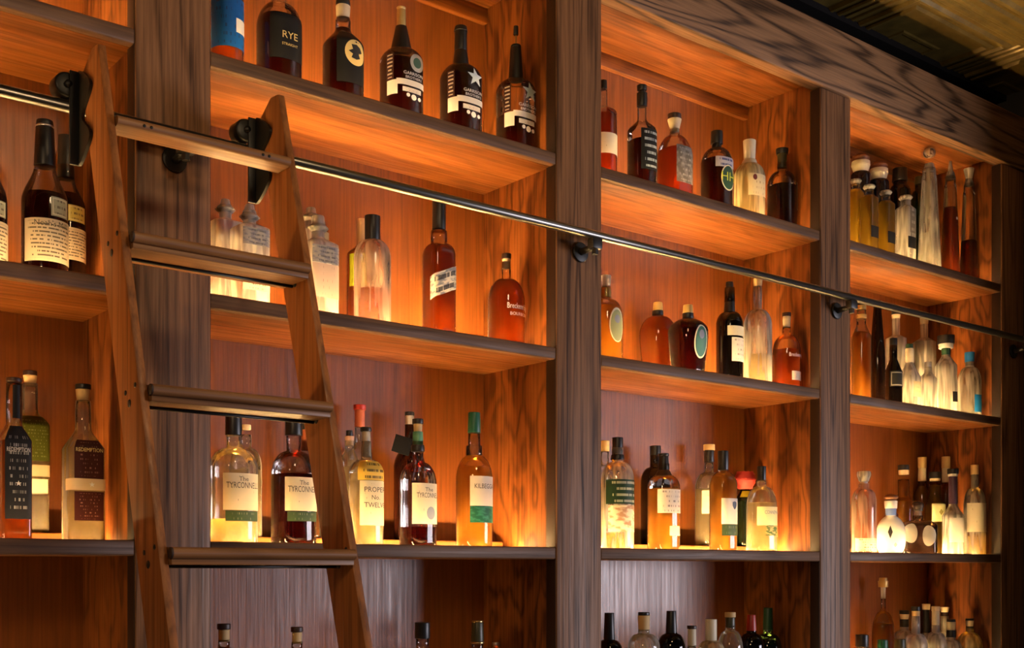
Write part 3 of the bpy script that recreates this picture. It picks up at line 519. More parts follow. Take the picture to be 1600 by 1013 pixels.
 {'l':'bottle top with square glossy black cap on the lowest shelf','nm':'whiskey_bottle','s':'D','x':1.5175,'y':2.212,'z':-0.428,'a':45.2,'b':45.2,'n':2,'zs':204.7,'zn':248.4,'rn':14.6,'zt':277.6,'st':'d','g':'clean','q':'amber','qf':196.0,'c':[(273.2,309.7,17.5,17.5,'black','cap')]},
 {'l':'bottle top with olive black capsule on the lowest shelf','nm':'whiskey_bottle','s':'D','x':1.6746,'y':2.212,'z':-0.428,'a':43.8,'b':43.8,'n':2,'zs':188.9,'zn':237.3,'rn':12.8,'zt':260.0,'st':'d','g':'clean','q':'amber','qf':179.9,'c':[(305.3,309.8,13.6,13.6,'brass','ring'),(260.0,305.3,15.1,13.6,'olivecap','capsule'),(255.4,260.0,15.9,15.9,'brass','ring')]},
 {'l':'low bottle top peeking in beside the olive capsule','nm':'whiskey_bottle','s':'D','x':1.7811,'y':2.277,'z':-0.428,'a':39.4,'b':39.4,'n':2,'zs':178.8,'zn':222.9,'rn':11.0,'zt':243.4,'st':'d','g':'clean','q':'amber','qf':169.4,'c':[(238.7,251.3,9.5,9.5,'silver','cap')]},
 {'l':'red and cream bottle half hidden by the second post on the upper shelf','nm':'whiskey_bottle','s':'A','x':2.0822,'y':2.212,'z':0.982,'a':34.7,'b':34.7,'n':2,'zs':196.0,'zn':217.4,'rn':9.9,'zt':258.7,'st':'s','g':'clean','q':'orange','qf':189.4,'c':[(258.7,281.8,9.9,9.1,'black','cap'),(260.3,273.5,7.4,7.4,'white','stopper')],'lb':[(83.7,136.6,80,'creamplain',0,'')],'rz':-8},
 {'l':'bottle with black double-disc stopper and tall black label with white print','nm':'whiskey_bottle','s':'A','x':2.2217,'y':2.212,'z':0.982,'a':36.1,'b':36.1,'n':2.6,'zs':182.4,'zn':216.4,'rn':11.9,'zt':260.5,'st':'s','g':'clean','q':'deepred','qf':155.3,'c':[(291.1,304.7,12.7,13.6,'black','stopper'),(284.3,291.1,9.3,9.3,'black','ring'),(248.6,284.3,13.6,14.4,'black','capsule')],'lb':[(72.1,179.0,48,'blackprint',8,'')],'rz':-8},
 {'l':'broad bottle with round pale cork and grey patterned label over orange-red spirit','nm':'whiskey_bottle','s':'A','x':2.3467,'y':2.212,'z':0.982,'a':41.0,'b':41.0,'n':4,'zs':140.4,'zn':201.3,'rn':13.1,'zt':222.2,'st':'d','g':'clean','q':'orange','qf':159.5,'c':[(244.8,258.7,18.3,19.1,'darkbrown','cap'),(210.0,244.8,11.3,19.1,'corkpale','stopper')],'lb':[(62.0,163.0,40,'greyprint',0,'')]},
 {'l':'dark bottle with round black cap and green oval badge','nm':'whiskey_bottle','s':'A','x':2.5182,'y':2.212,'z':0.982,'a':41.6,'b':41.6,'n':2.6,'zs':161.9,'zn':205.1,'rn':13.5,'zt':217.7,'st':'d','g':'clean','q':'deepred','qf':169.1,'c':[(215.9,251.9,17.1,17.1,'black','cap'),(205.1,215.9,13.5,13.5,'black','ring')],'lb':[(140.3,169.1,45,'bluewhite',0,'')],'tx':[('HH',113.3,25.2,'inklime',8)],'mk':[('disc',111.5,48.6,72.0,'inkrim',8),('disc',111.5,43.2,64.8,'darkgreen',8)],'rz':-8},
 {'l':'pale bottle dipped in cream wax between dark bottles','nm':'whiskey_bottle','s':'A','x':2.6588,'y':2.212,'z':0.982,'a':41.0,'b':41.0,'n':2.6,'zs':155.5,'zn':192.5,'rn':15.7,'zt':203.5,'st':'d','g':'frostyellow','q':'pale','qf':148.1,'c':[(203.5,259.0,16.6,18.5,'wax','stopper'),(162.9,203.5,33.2,18.5,'wax','wax')],'lb':[(89.0,151.8,46,'paleprint',0,'')],'mk':[('disc',140.7,12.9,16.6,'maroon',-20)],'rz':-8},
 {'l':'dark red bottle with black stopper at the right end of the upper shelf','nm':'whiskey_bottle','s':'A','x':2.8034,'y':2.209,'z':0.982,'a':40.3,'b':40.3,'n':2.6,'zs':158.6,'zn':200.3,'rn':14.2,'zt':224.9,'st':'d','g':'clean','q':'deepred','qf':154.8,'c':[(251.5,266.6,18.0,19.0,'black','stopper'),(207.9,251.5,13.3,14.2,'olivecap','capsule')],'lb':[(82.8,166.2,14,'whiteprint',58,'side_label')],'rz':-8},
 {'l':'gold-capped bottle with tall grey oval badge beside the second post','nm':'whiskey_bottle','s':'B','x':2.0912,'y':2.212,'z':0.521,'a':43.0,'b':43.0,'n':2,'zs':140.0,'zn':179.7,'rn':13.2,'zt':212.8,'st':'d','g':'clean','q':'gold','qf':159.9,'c':[(209.5,240.9,11.6,14.1,'crystal','stopper'),(183.0,209.5,13.2,11.6,'goldfoil','neck_foil')],'mk':[('disc',106.9,46.3,89.3,'inkrim',6),('disc',105.3,39.7,81.0,'sage',6),('disc',121.8,18.2,21.5,'greyblue',6)],'rz':-8},
 {'l':'round amber flask with gold cap and black neck ring','nm':'whiskey_bottle','s':'B','x':2.3988,'y':2.325,'z':0.521,'a':50.1,'b':50.1,'n':2.3,'zs':150.6,'zn':197.6,'rn':13.5,'zt':212.0,'st':'d','g':'clean','f':0.759,'q':'ambersoft','qf':190.4,'c':[(212.0,235.5,14.5,12.6,'goldfoil','cap'),(199.4,212.0,16.3,16.3,'black','ring')],'mk':[('disc',128.9,36.1,83.1,'inkrim',40)],'rz':-8},
 {'l':'dark red crown-shouldered bottle with gold cap and green oval badge','nm':'whiskey_bottle','s':'B','x':2.3914,'y':2.204,'z':0.521,'a':51.0,'b':51.0,'n':2.6,'zs':134.1,'zn':167.4,'rn':13.1,'zt':183.1,'st':'d','g':'clean','f':0.762,'q':'deepred','qf':165.6,'c':[(183.1,205.9,14.9,13.1,'goldfoil','cap'),(169.1,183.1,15.8,15.8,'black','ring')],'mk':[('disc',99.0,45.6,91.1,'inkrim',6),('disc',99.0,38.6,82.4,'deepgreen',6),('disc',118.3,17.5,24.5,'greyblue',6)],'rz':-8},
 {'l':'tall black wine-shaped bottle with white ring and white label','nm':'whiskey_bottle','s':'B','x':2.5725,'y':2.212,'z':0.521,'a':38.2,'b':38.2,'n':2,'zs':180.3,'zn':213.0,'rn':14.5,'zt':282.1,'st':'d','g':'black','c':[(265.7,298.4,10.9,10.9,'black','cap'),(256.6,265.7,13.6,13.6,'white','ring'),(209.4,256.6,16.4,13.6,'black','capsule')],'lb':[(140.3,167.6,60,'creamplain',10,''),(67.6,134.8,42,'whiteprint',10,'')],'rz':-8},
 {'l':'tall clear round-shouldered bottle with pale ball cork under the rail','nm':'whiskey_bottle','s':'B','x':2.6959,'y':2.212,'z':0.521,'a':40.9,'b':40.9,'n':2,'zs':192.8,'zn':237.5,'rn':12.1,'zt':304.4,'st':'d','g':'frostlight','q':'pale','qf':103.5,'c':[(326.7,336.0,11.2,11.2,'black','cap'),(298.8,326.7,11.2,13.9,'cork','stopper')],'rz':-8},
 {'l':'small reddish brown bottle with thin dark cap at the right end of the middle shelf','nm':'whiskey_bottle','s':'B','x':2.7975,'y':2.188,'z':0.521,'a':40.5,'b':40.5,'n':2,'zs':126.9,'zn':172.1,'rn':12.2,'zt':194.7,'st':'d','g':'clean','q':'ambersoft','qf':126.9,'c':[(226.7,238.0,13.2,13.2,'darkbrown','cap'),(194.7,226.7,10.4,12.2,'corkpale','stopper')],'lb':[(34.5,60.9,32,'creamplain',10,'')],'tx':[('Breckenridge',108.0,11.3,'inkwhite',8)],'rz':-8},
 {'l':'bottle with pale ball cork behind the second post,over the green label','nm':'whiskey_bottle','s':'C','x':2.1905,'y':2.322,'z':0.0716,'a':34.7,'b':34.7,'n':2,'zs':182.9,'zn':217.6,'rn':11.3,'zt':252.3,'st':'d','g':'clear','q':'pale','qf':174.3,'c':[(250.6,280.0,12.1,13.0,'cork','stopper')],'rz':-8},
 {'l':'bottle with wide dark green label and black capsule beside the second post','nm':'whiskey_bottle','s':'C','x':2.1324,'y':2.212,'z':0.0476,'a':42.5,'b':42.5,'n':2,'zs':195.5,'zn':235.5,'rn':15.0,'zt':272.2,'st':'d','g':'frostlight','q':'gold','qf':48.8,'c':[(253.9,298.9,14.2,14.2,'black','capsule'),(240.5,253.9,18.3,16.7,'black','ring')],'lb':[(123.8,187.2,80,'greenprint',0,''),(52.1,120.5,70,'pictorial',0,'')],'rz':-8},
 {'l':'black bottle standing behind the amber bottle with white label','nm':'whiskey_bottle','s':'C','x':2.3854,'y':2.322,'z':0.0716,'a':41.4,'b':41.4,'n':2,'zs':180.1,'zn':219.7,'rn':15.3,'zt':252.1,'st':'d','g':'black','c':[(226.9,279.1,15.3,15.3,'black','capsule')],'rz':-8},
 {'l':'amber bottle with black bell-shaped capsule and small cream tag','nm':'whiskey_bottle','s':'C','x':2.3043,'y':2.212,'z':0.0476,'a':40.6,'b':40.6,'n':2.6,'zs':179.9,'zn':211.0,'rn':15.5,'zt':240.3,'st':'d','g':'clean','q':'gold','qf':173.0,'c':[(261.0,267.9,14.7,14.7,'black','cap'),(223.1,261.0,14.7,12.1,'black','capsule'),(207.5,223.1,24.2,15.5,'black','skirt')],'lb':[(105.7,169.5,60,'whiteprint',0,''),(45.3,71.2,26,'creamplain',10,'')],'rz':-8},
 {'l':'clear bottle with cream-topped black capsule behind the shield-labelled bottle','nm':'whiskey_bottle','s':'C','x':2.6098,'y':2.322,'z':0.0716,'a':41.3,'b':41.3,'n':2,'zs':175.8,'zn':217.1,'rn':13.1,'zt':243.4,'st':'d','g':'clear','q':'pale','qf':166.4,'c':[(280.9,297.8,16.9,16.9,'cork','cap'),(245.3,280.9,15.0,15.0,'black','capsule')],'lb':[(93.2,160.8,60,'creamplain',-10,'')],'rz':-8},
 {'l':'amber bottle with white label bearing a dark shield','nm':'whiskey_bottle','s':'C','x':2.5452,'y':2.212,'z':0.0476,'a':35.9,'b':35.9,'n':2.6,'zs':194.4,'zn':230.5,'rn':14.5,'zt':248.6,'st':'d','g':'clean','q':'gold','qf':217.9,'c':[(236.0,290.2,15.4,15.4,'black','capsule')],'lb':[(82.2,154.6,48,'whiteplain',0,''),(49.7,82.2,46,'greenlabel',0,'')],'mk':[('shield',134.7,16.3,23.5,'inkblue',16)],'rz':-8},
 {'l':'dark green bottle with crumpled red wrap and yellow tag','nm':'whiskey_bottle','s':'C','x':2.7644,'y':2.317,'z':0.0716,'a':32.8,'b':32.8,'n':2,'zs':134.3,'zn':172.9,'rn':13.5,'zt':192.1,'st':'s','g':'green','c':[(201.8,224.9,32.8,25.1,'redcloth','wrap'),(174.8,201.8,21.2,32.8,'redcloth','wrap')],'lb':[(147.8,167.1,60,'yellowplain',-15,'')],'rz':-8},
 {'l':'short-capped bottle with pale yellow label and green foot at the lit corner','nm':'whiskey_bottle','s':'C','x':2.7132,'y':2.212,'z':0.0476,'a':41.0,'b':41.0,'n':2.5,'zs':146.1,'zn':198.3,'rn':14.0,'zt':213.2,'st':'d','g':'clear','q':'pale','qf':149.8,'c':[(215.1,256.1,13.1,13.1,'black','cap')],'lb':[(82.6,136.7,60,'paleyellow',0,''),(52.8,82.6,40,'greenmottle',12,'')],'tx':[('CONNEMARA',119.9,10.3,'greyblue',10)],'rz':-8},
 {'l':'black wine bottle top beside the second post on the lowest shelf','nm':'whiskey_bottle','s':'D','x':2.1026,'y':2.212,'z':-0.428,'a':34.8,'b':34.8,'n':2,'zs':218.9,'zn':248.7,'rn':14.1,'zt':253.7,'st':'d','g':'black','c':[(248.7,318.3,14.9,12.4,'black','capsule')],'rz':-8},
 {'l':'pale bottle top with cream neck and black cap on the lowest shelf','nm':'whiskey_bottle','s':'D','x':2.2289,'y':2.212,'z':-0.428,'a':42.5,'b':42.5,'n':2,'zs':227.0,'zn':261.0,'rn':15.3,'zt':271.2,'st':'d','g':'frostlight','q':'pale','qf':216.8,'c':[(308.6,317.1,15.3,15.3,'black','cap'),(266.1,308.6,14.5,16.2,'cork','stopper')],'rz':-8},
 {'l':'black wine bottle top with white neck strip','nm':'whiskey_bottle','s':'D','x':2.3342,'y':2.212,'z':-0.428,'a':38.2,'b':38.2,'n':2,'zs':219.3,'zn':257.5,'rn':15.6,'zt':259.2,'st':'d','g':'black','c':[(254.0,318.3,15.6,13.0,'black','capsule')],'rz':-8},
 {'l':'slim bottle top with brown cap and cream neck','nm':'whiskey_bottle','s':'D','x':2.4155,'y':2.212,'z':-0.428,'a':33.5,'b':33.5,'n':2,'zs':166.6,'zn':205.4,'rn':12.3,'zt':221.2,'st':'d','g':'clean','q':'amber','qf':156.0,'c':[(267.1,275.9,13.2,13.2,'darkbrown','cap'),(216.0,267.1,12.3,11.5,'neckwhite','neck_foil')],'rz':-8},
 {'l':'bottle top dipped in cream wax on the lowest shelf','nm':'whiskey_bottle','s':'D','x':2.4942,'y':2.212,'z':-0.428,'a':39.4,'b':39.4,'n':2,'zs':198.4,'zn':232.4,'rn':15.2,'zt':237.8,'st':'d','g':'frostyellow','q':'gold','qf':187.7,'c':[(232.4,291.5,16.1,16.1,'wax','wax')],'rz':-8},
 {'l':'clear bottle top with cream cap over black collar','nm':'whiskey_bottle','s':'D','x':2.5752,'y':2.212,'z':-0.428,'a':36.4,'b':36.4,'n':2,'zs':203.9,'zn':258.5,'rn':13.6,'zt':271.2,'st':'d','g':'clear','q':'pale','qf':193.0,'c':[(294.9,309.4,15.5,15.5,'cork','cap'),(265.8,294.9,13.6,13.6,'olivecap','capsule')],'rz':-8},
 {'l':'dark bottle top with red capsule','nm':'whiskey_bottle','s':'D','x':2.6673,'y':2.212,'z':-0.428,'a':37.0,'b':37.0,'n':2,'zs':209.3,'zn':246.3,'rn':13.9,'zt':259.3,'st':'d','g':'black','c':[(253.7,300.0,14.8,12.0,'red','capsule')],'rz':-8},
 {'l':'dark bottle top with tall green capsule beside the red one','nm':'whiskey_bottle','s':'D','x':2.7968,'y':2.256,'z':-0.428,'a':40.2,'b':40.2,'n':2,'zs':198.1,'zn':240.1,'rn':14.3,'zt':255.4,'st':'d','g':'green','c':[(249.7,316.7,15.3,13.4,'darkgreen','capsule')],'rz':-8},
 {'l':'navy bottle with brown ball stopper and white wax drips,nearest the third post','nm':'liquor_bottle','s':'A','x':3.3744,'y':2.332,'z':0.982,'a':32.1,'b':32.1,'n':2,'zs':339.5,'zn':352.4,'rn':19.9,'zt':365.2,'st':'d','g':'navy','c':[(384.5,412.4,28.9,21.4,'brownball','stopper'),(371.7,386.7,31.1,30.0,'wax','wax'),(350.2,371.7,23.6,30.0,'wax','wax')],'rz':-28},
 {'l':'navy bottle with brown ball stopper and white wax drips,second from the third post','nm':'liquor_bottle','s':'A','x':3.4773,'y':2.332,'z':0.982,'a':33.8,'b':33.8,'n':2,'zs':335.1,'zn':348.1,'rn':20.9,'zt':361.2,'st':'d','g':'navy','c':[(380.8,409.1,29.4,21.8,'brownball','stopper'),(367.7,383.0,31.6,30.5,'wax','wax'),(345.9,367.7,24.0,30.5,'wax','wax')],'rz':-28},
 {'l':'black bottle with round black stopper behind the small clear bottle','nm':'liquor_bottle','s':'A','x':3.5874,'y':2.322,'z':0.982,'a':35.4,'b':35.4,'n':2,'zs':326.5,'zn':348.6,'rn':22.1,'zt':366.3,'st':'d','g':'black','c':[(361.9,406.1,26.5,24.3,'black','stopper')],'rz':-28},
 {'l':'dark green bottle behind the tall clear obelisk decanter','nm':'liquor_bottle','s':'A','x':3.7094,'y':2.322,'z':0.982,'a':29.3,'b':29.3,'n':2,'zs':328.6,'zn':355.7,'rn':15.8,'zt':378.2,'st':'d','g':'green','c':[(375.9,403.0,16.9,16.9,'olivecap','cap')],'rz':-28},
 {'l':'small yellow square bottle tucked against the third post','nm':'liquor_bottle','s':'A','x':3.2524,'y':2.267,'z':0.982,'a':22.2,'b':22.2,'n':5,'zs':238.8,'zn':257.4,'rn':13.5,'zt':269.9,'st':'s','g':'clean','q':'yellow','qf':251.2,'c':[(278.1,284.4,19.4,16.7,'crystal','collar'),(269.9,278.1,13.5,19.4,'crystal','collar')]},
 {'l':'small golden square bottle,front of the row beside the third post','nm':'liquor_bottle','s':'A','x':3.2457,'y':2.212,'z':0.982,'a':23.6,'b':23.6,'n':5,'zs':205.2,'zn':223.7,'rn':14.3,'zt':235.9,'st':'s','g':'clean','q':'yellow','qf':217.5,'c':[(244.1,250.3,20.6,17.8,'crystal','collar'),(235.9,244.1,14.3,20.6,'crystal','collar')],'lb':[(78.3,115.1,44,'blackplain',0,'')]},
 {'l':'small yellow square bottle between the golden and the clear one','nm':'liquor_bottle','s':'A','x':3.3375,'y':2.212,'z':0.982,'a':24.0,'b':24.0,'n':5,'zs':204.7,'zn':223.4,'rn':14.6,'zt':235.9,'st':'s','g':'clean','q':'yellow','qf':217.2,'c':[(244.2,250.4,21.0,18.0,'crystal','collar'),(235.9,244.2,14.6,21.0,'crystal','collar')],'lb':[(75.8,113.2,44,'blackplain',0,'')]},
 {'l':'small clear square bottle with dark oval,right of the yellow ones','nm':'liquor_bottle','s':'A','x':3.4507,'y':2.212,'z':0.982,'a':27.1,'b':27.1,'n':5,'zs':209.8,'zn':228.9,'rn':16.4,'zt':241.6,'st':'s','g':'frostlight','q':'clearliq','qf':222.5,'c':[(250.1,256.4,23.6,20.4,'crystal','collar'),(241.6,250.1,16.4,23.6,'crystal','collar')],'lb':[(78.5,116.7,44,'blackplain',0,''),(129.4,201.4,30,'darkoval',0,'')]},
 {'l':'tall clear obelisk decanter with crystal ball stopper','nm':'obelisk_decanter','s':'A','x':3.5915,'y':2.212,'z':0.982,'a':35.2,'b':35.2,'n':4,'zs':338.7,'zn':360.3,'rn':21.4,'zt':377.7,'st':'c','g':'cut','f':1.0,'q':'clearliq','qf':156.8,'c':[(412.3,449.1,13.0,20.6,'crystalball','stopper'),(384.2,395.0,17.3,14.8,'crystal','ring'),(369.0,384.2,20.6,18.5,'crystal','ring')],'tp':0.6},
 {'l':'obelisk decanter of amber spirit with thin finial and small white seal','nm':'obelisk_decanter','s':'A','x':3.7226,'y':2.212,'z':0.982,'a':29.4,'b':29.4,'n':4,'zs':337.2,'zn':359.3,'rn':17.8,'zt':377.0,'st':'c','g':'clean','f':1.0,'q':'amber','qf':270.9,'c':[(390.3,432.3,9.9,4.4,'crystal','finial'),(383.7,394.7,14.4,12.3,'crystal','ring'),(368.2,383.7,17.1,15.4,'crystal','ring')],'mk':[('disc',230.89999999999998,9,10,'inkwhite',10)],'tp':0.6},
 {'l':'obelisk decanter with flared stopper,a third full,at the far right','nm':'obelisk_decanter','s':'A','x':3.8267,'y':2.203,'z':0.982,'a':28.9,'b':28.9,'n':4,'zs':331.5,'zn':353.9,'rn':17.5,'zt':371.9,'st':'c','g':'clean','f':1.0,'q':'deepamber','qf':172.3,'c':[(387.6,425.7,11.2,19.1,'crystal','stopper'),(378.6,389.8,14.1,12.1,'crystal','ring'),(362.9,378.6,16.8,15.1,'crystal','ring')],'tp':0.6},
 {'l':'gold bottle with ringed neck against the third post under the rail','nm':'liquor_bottle','s':'B','x':3.2042,'y':2.212,'z':0.521,'a':30.5,'b':30.5,'n':2,'zs':214.7,'zn':265.6,'rn':14.2,'zt':316.4,'st':'s','g':'clean','q':'gold','qf':235.0,'c':[(320.5,344.9,13.2,13.2,'black','cap'),(308.3,320.5,15.3,15.3,'goldfoil','ring'),(279.8,292.0,16.3,16.3,'goldfoil','ring')],'rz':-28},
 {'l':'slender dark brown bottle with long tapering neck','nm':'liquor_bottle','s':'B','x':3.2912,'y':2.212,'z':0.521,'a':24.8,'b':24.8,'n':2,'zs':163.6,'zn':328.6,'rn':12.4,'zt':345.1,'st':'c','g':'darkbrown','c':[(324.5,349.3,12.4,11.3,'black','cap')],'rz':-28},
 {'l':'black bottle with outlined square label between dark and clear bottles','nm':'liquor_bottle','s':'B','x':3.3809,'y':2.212,'z':0.521,'a':28.3,'b':28.3,'n':2,'zs':127.7,'zn':169.5,'rn':12.6,'zt':215.6,'st':'c','g':'black','c':[(205.1,238.6,12.6,12.6,'black','cap')],'lb':[(77.4,127.7,50,'outlined',0,'')],'rz':-28},
 {'l':'clear bottle with flat black-topped cork under the rail,back row','nm':'liquor_bottle','s':'B','x':3.5643,'y':2.322,'z':0.521,'a':35.3,'b':35.3,'n':2,'zs':276.1,'zn':289.3,'rn':13.2,'zt':351.0,'st':'c','g':'frost','q':'clearliq','qf':243.1,'c':[(359.8,373.0,15.4,15.4,'black','cap'),(344.4,359.8,13.2,15.4,'corkpale','stopper')],'rz':-28},
 {'l':'clear bottle with white neck sleeve and small green cap','nm':'liquor_bottle','s':'B','x':3.4732,'y':2.212,'z':0.521,'a':30.9,'b':30.9,'n':4,'zs':120.4,'zn':167.2,'rn':12.8,'zt':201.2,'st':'c','g':'frost','q':'clearliq','qf':116.2,'c':[(216.1,230.9,11.7,11.7,'darkgreen','cap'),(169.3,216.1,14.9,13.8,'neckwhite','neck_label')],'lb':[(52.4,103.4,36,'paleprint',0,'')]},
 {'l':'clear bottle with two-part ball cork touching the rail,back row','nm':'liquor_bottle','s':'B','x':3.7376,'y':2.322,'z':0.521,'a':40.7,'b':40.7,'n':2,'zs':283.9,'zn':302.0,'rn':13.6,'zt':351.8,'st':'c','g':'frost','q':'clearliq','qf':263.6,'c':[(347.3,379.0,13.6,15.8,'corkpale','stopper')],'rz':-28},
 {'l':'short clear square bottle in front of the ball-cork bottle','nm':'liquor_bottle','s':'B','x':3.5838,'y':2.212,'z':0.521,'a':25.0,'b':25.0,'n':4,'zs':127.5,'zn':149.1,'rn':11.9,'zt':166.4,'st':'c','g':'frost','q':'clearliq','qf':110.2,'c':[(162.1,183.7,11.9,11.9,'silver','cap')]},
 {'l':'frosted tapering bottle with wide black mushroom cap and green neck','nm':'liquor_bottle','s':'B','x':3.6944,'y':2.212,'z':0.521,'a':32.8,'b':32.8,'n':3,'zs':182.8,'zn':215.9,'rn':14.3,'zt':240.1,'st':'c','g':'frostwhite','f':1.091,'q':'clearliq','qf':110.2,'c':[(257.7,286.3,28.6,28.6,'black','cap'),(242.3,257.7,24.2,24.2,'white','ring'),(218.1,242.3,14.3,15.4,'darkgreen','neck_foil')],'lb':[(55.2,90.4,17,'blackplain',24,'')],'rz':-28},
 {'l':'clear bottle with blue cap and blue patch label at the far right','nm':'liquor_bottle','s':'B','x':3.8153,'y':2.194,'z':0.521,'a':39.1,'b':39.1,'n':2,'zs':140.0,'zn':189.1,'rn':14.5,'zt':213.7,'st':'d','g':'frostlight','q':'clearliq','qf':126.6,'c':[(207.0,240.5,15.6,16.8,'blue','cap'),(186.9,207.0,15.6,12.3,'white','neck_foil')],'lb':[(28.2,88.6,26,'bluepatch',18,'')],'rz':-28},
 {'l':'peach-tinted bottle with flat glass stopper against the third post','nm':'liquor_bottle','s':'C','x':3.218,'y':2.212,'z':0.0476,'a':38.7,'b':38.7,'n':2,'zs':176.2,'zn':212.9,'rn':16.3,'zt':229.2,'st':'d','g':'frostpink','q':'pink','qf':176.2,'c':[(255.7,267.9,22.4,21.4,'crystal','stopper'),(235.3,255.7,15.3,22.4,'crystal','stopper'),(225.1,235.3,12.2,12.2,'silver','ring')],'lb':[(13.1,53.9,70,'creamprint',0,'')],'rz':-28},
 {'l':'round white ceramic flask with blue neck band and brown cork','nm':'ceramic_flask','s':'C','x':3.3663,'y':2.212,'z':0.0476,'a':47.0,'b':47.0,'n':2,'zs':73.1,'zn':129.5,'rn':15.7,'zt':154.6,'st':'d','g':'ceramic','f':0.533,'c':[(179.7,202.6,19.8,23.0,'brownball','stopper'),(154.6,179.7,19.8,20.9,'white','lip'),(131.6,154.6,16.7,17.8,'bluewhite','neck_band'),(127.4,137.9,31.3,29.2,'brownball','handle')],'mk':[('diamond',77.3,14.6,43.9,'inkblack',-8),('diamond',35.5,10.4,16.7,'greyblue',26)],'rz':-52,'ball':1},
 {'l':'squat dark brown bottle with ball stopper and two silver medallions','nm':'liquor_bottle','s':'C','x':3.5223,'y':2.212,'z':0.0476,'a':61.2,'b':36.7,'n':4,'zs':101.9,'zn':121.2,'rn':17.1,'zt':136.2,'st':'d','g':'darkbrown','c':[(151.2,185.5,20.3,19.3,'darkball','stopper'),(131.9,151.2,12.9,12.9,'crystal','neck_ring')],'mk':[('disc',76.2,38.6,64.3,'medal',-38),('disc',67.6,36.4,68.5,'medal',34)],'rz':-45},
 {'l':'gold bottle with black disc cap and wide orange neck,back row left','nm':'liquor_bottle','s':'C','x':3.6107,'y':2.322,'z':0.0716,'a':33.3,'b':33.3,'n':2,'zs':165.4,'zn':185.4,'rn':18.9,'zt':243.1,'st':'s','g':'clean','q':'gold','qf':254.1,'c':[(276.3,294.1,20.0,20.0,'black','cap'),(260.8,276.3,17.8,17.8,'corkpale','ring')],'rz':-28},
 {'l':'bottle with long pale cork neck,left of the two tallest in the back row','nm':'liquor_bottle','s':'C','x':3.7736,'y':2.352,'z':0.0716,'a':28.6,'b':28.6,'n':2,'zs':195.6,'zn':241.3,'rn':12.6,'zt':298.5,'st':'s','g':'clean','q':'gold','qf':229.9,'c':[(293.9,332.8,14.9,16.0,'cork','stopper'),(248.2,293.9,14.9,13.7,'neckwhite','neck_foil')],'rz':-28},
 {'l':'bottle with black disc cap and pale yellow diamond label','nm':'liquor_bottle','s':'C','x':3.7497,'y':2.287,'z':0.0476,'a':31.5,'b':31.5,'n':3,'zs':181.6,'zn':195.1,'rn':20.3,'zt':255.9,'st':'d','g':'clean','q':'yellow','qf':271.7,'c':[(276.2,298.7,20.3,20.3,'black','cap'),(267.2,276.2,18.0,18.0,'corkpale','ring')],'lb':[(123.1,186.1,48,'paleyellow',0,'')],'mk':[('diamond',156.8,15.8,22.5,'olive',8)],'rz':-28},
 {'l':'amber-shouldered bottle with long pale cork neck,right of the two tallest','nm':'liquor_bottle','s':'C','x':3.8263,'y':2.291,'z':0.0716,'a':29.6,'b':29.6,'n':2,'zs':187.8,'zn':235.7,'rn':12.5,'zt':297.2,'st':'d','g':'clean','q':'amber','qf':235.7,'c':[(292.7,333.7,14.8,14.8,'cork','stopper'),(242.5,292.7,13.7,13.7,'neckwhite','neck_foil')],'rz':-28},
 {'l':'white-labelled bottle with black cap and dark purple neck sleeve','nm':'liquor_bottle','s':'C','x':3.7304,'y':2.207,'z':0.0476,'a':30.4,'b':30.4,'n':4,'zs':142.1,'zn':177.5,'rn':14.4,'zt':265.9,'st':'c','g':'frostwhite','q':'clearliq','qf':142.1,'c':[(285.8,303.5,18.8,18.8,'black','cap'),(277.0,285.8,15.5,15.5,'white','ring'),(181.9,277.0,15.5,14.4,'purple','neck_label')],'lb':[(49.2,133.3,48,'whiteplain',0,'')],'rz':-30},
 {'l':'clear bottle with long pale cork and cream label at the lit right corner','nm':'liquor_bottle','s':'C','x':3.819,'y':2.177,'z':0.0476,'a':36.8,'b':36.8,'n':2,'zs':186.0,'zn':239.4,'rn':12.3,'zt':286.2,'st':'d','g':'frostlight','q':'pale','qf':72.3,'c':[(286.2,319.7,13.4,13.4,'cork','stopper'),(241.7,286.2,12.3,11.1,'neckwhite','neck_foil')],'lb':[(85.7,186.0,75,'creamplain',0,'')],'rz':-28},
 {'l':'tall gold bottle with winged T-shaped stopper on the lowest shelf','nm':'liquor_bottle','s':'D','x':3.4885,'y':2.322,'z':-0.428,'a':37.0,'b':37.0,'n':2,'zs':225.1,'zn':290.4,'rn':7.6,'zt':338.3,'st':'d','g':'clean','q':'gold','qf':246.9,'c':[(392.7,403.6,14.2,13.1,'goldfoil','stopper'),(371.0,392.7,16.3,17.4,'goldfoil','stopper'),(331.8,371.0,7.6,8.7,'crystal','neck_ring')],'rz':-28},
 {'l':'bottle top with square black cap against the third post,lowest shelf','nm':'liquor_bottle','s':'D','x':3.2077,'y':2.212,'z':-0.428,'a':34.6,'b':34.6,'n':2,'zs':126.5,'zn':167.2,'rn':16.3,'zt':191.6,'st':'d','g':'clear','q':'pale','qf':114.3,'c':[(185.5,224.1,20.3,20.3,'black','cap')],'rz':-28},
 {'l':'bottle top with bright green round cap,lowest shelf','nm':'liquor_bottle','s':'D','x':3.3196,'y':2.212,'z':-0.428,'a':33.2,'b':33.2,'n':2,'zs':120.8,'zn':158.1,'rn':14.5,'zt':176.8,'st':'d','g':'clear','q':'pale','qf':108.4,'c':[(170.5,203.7,17.6,16.6,'green','cap')],'rz':-28},
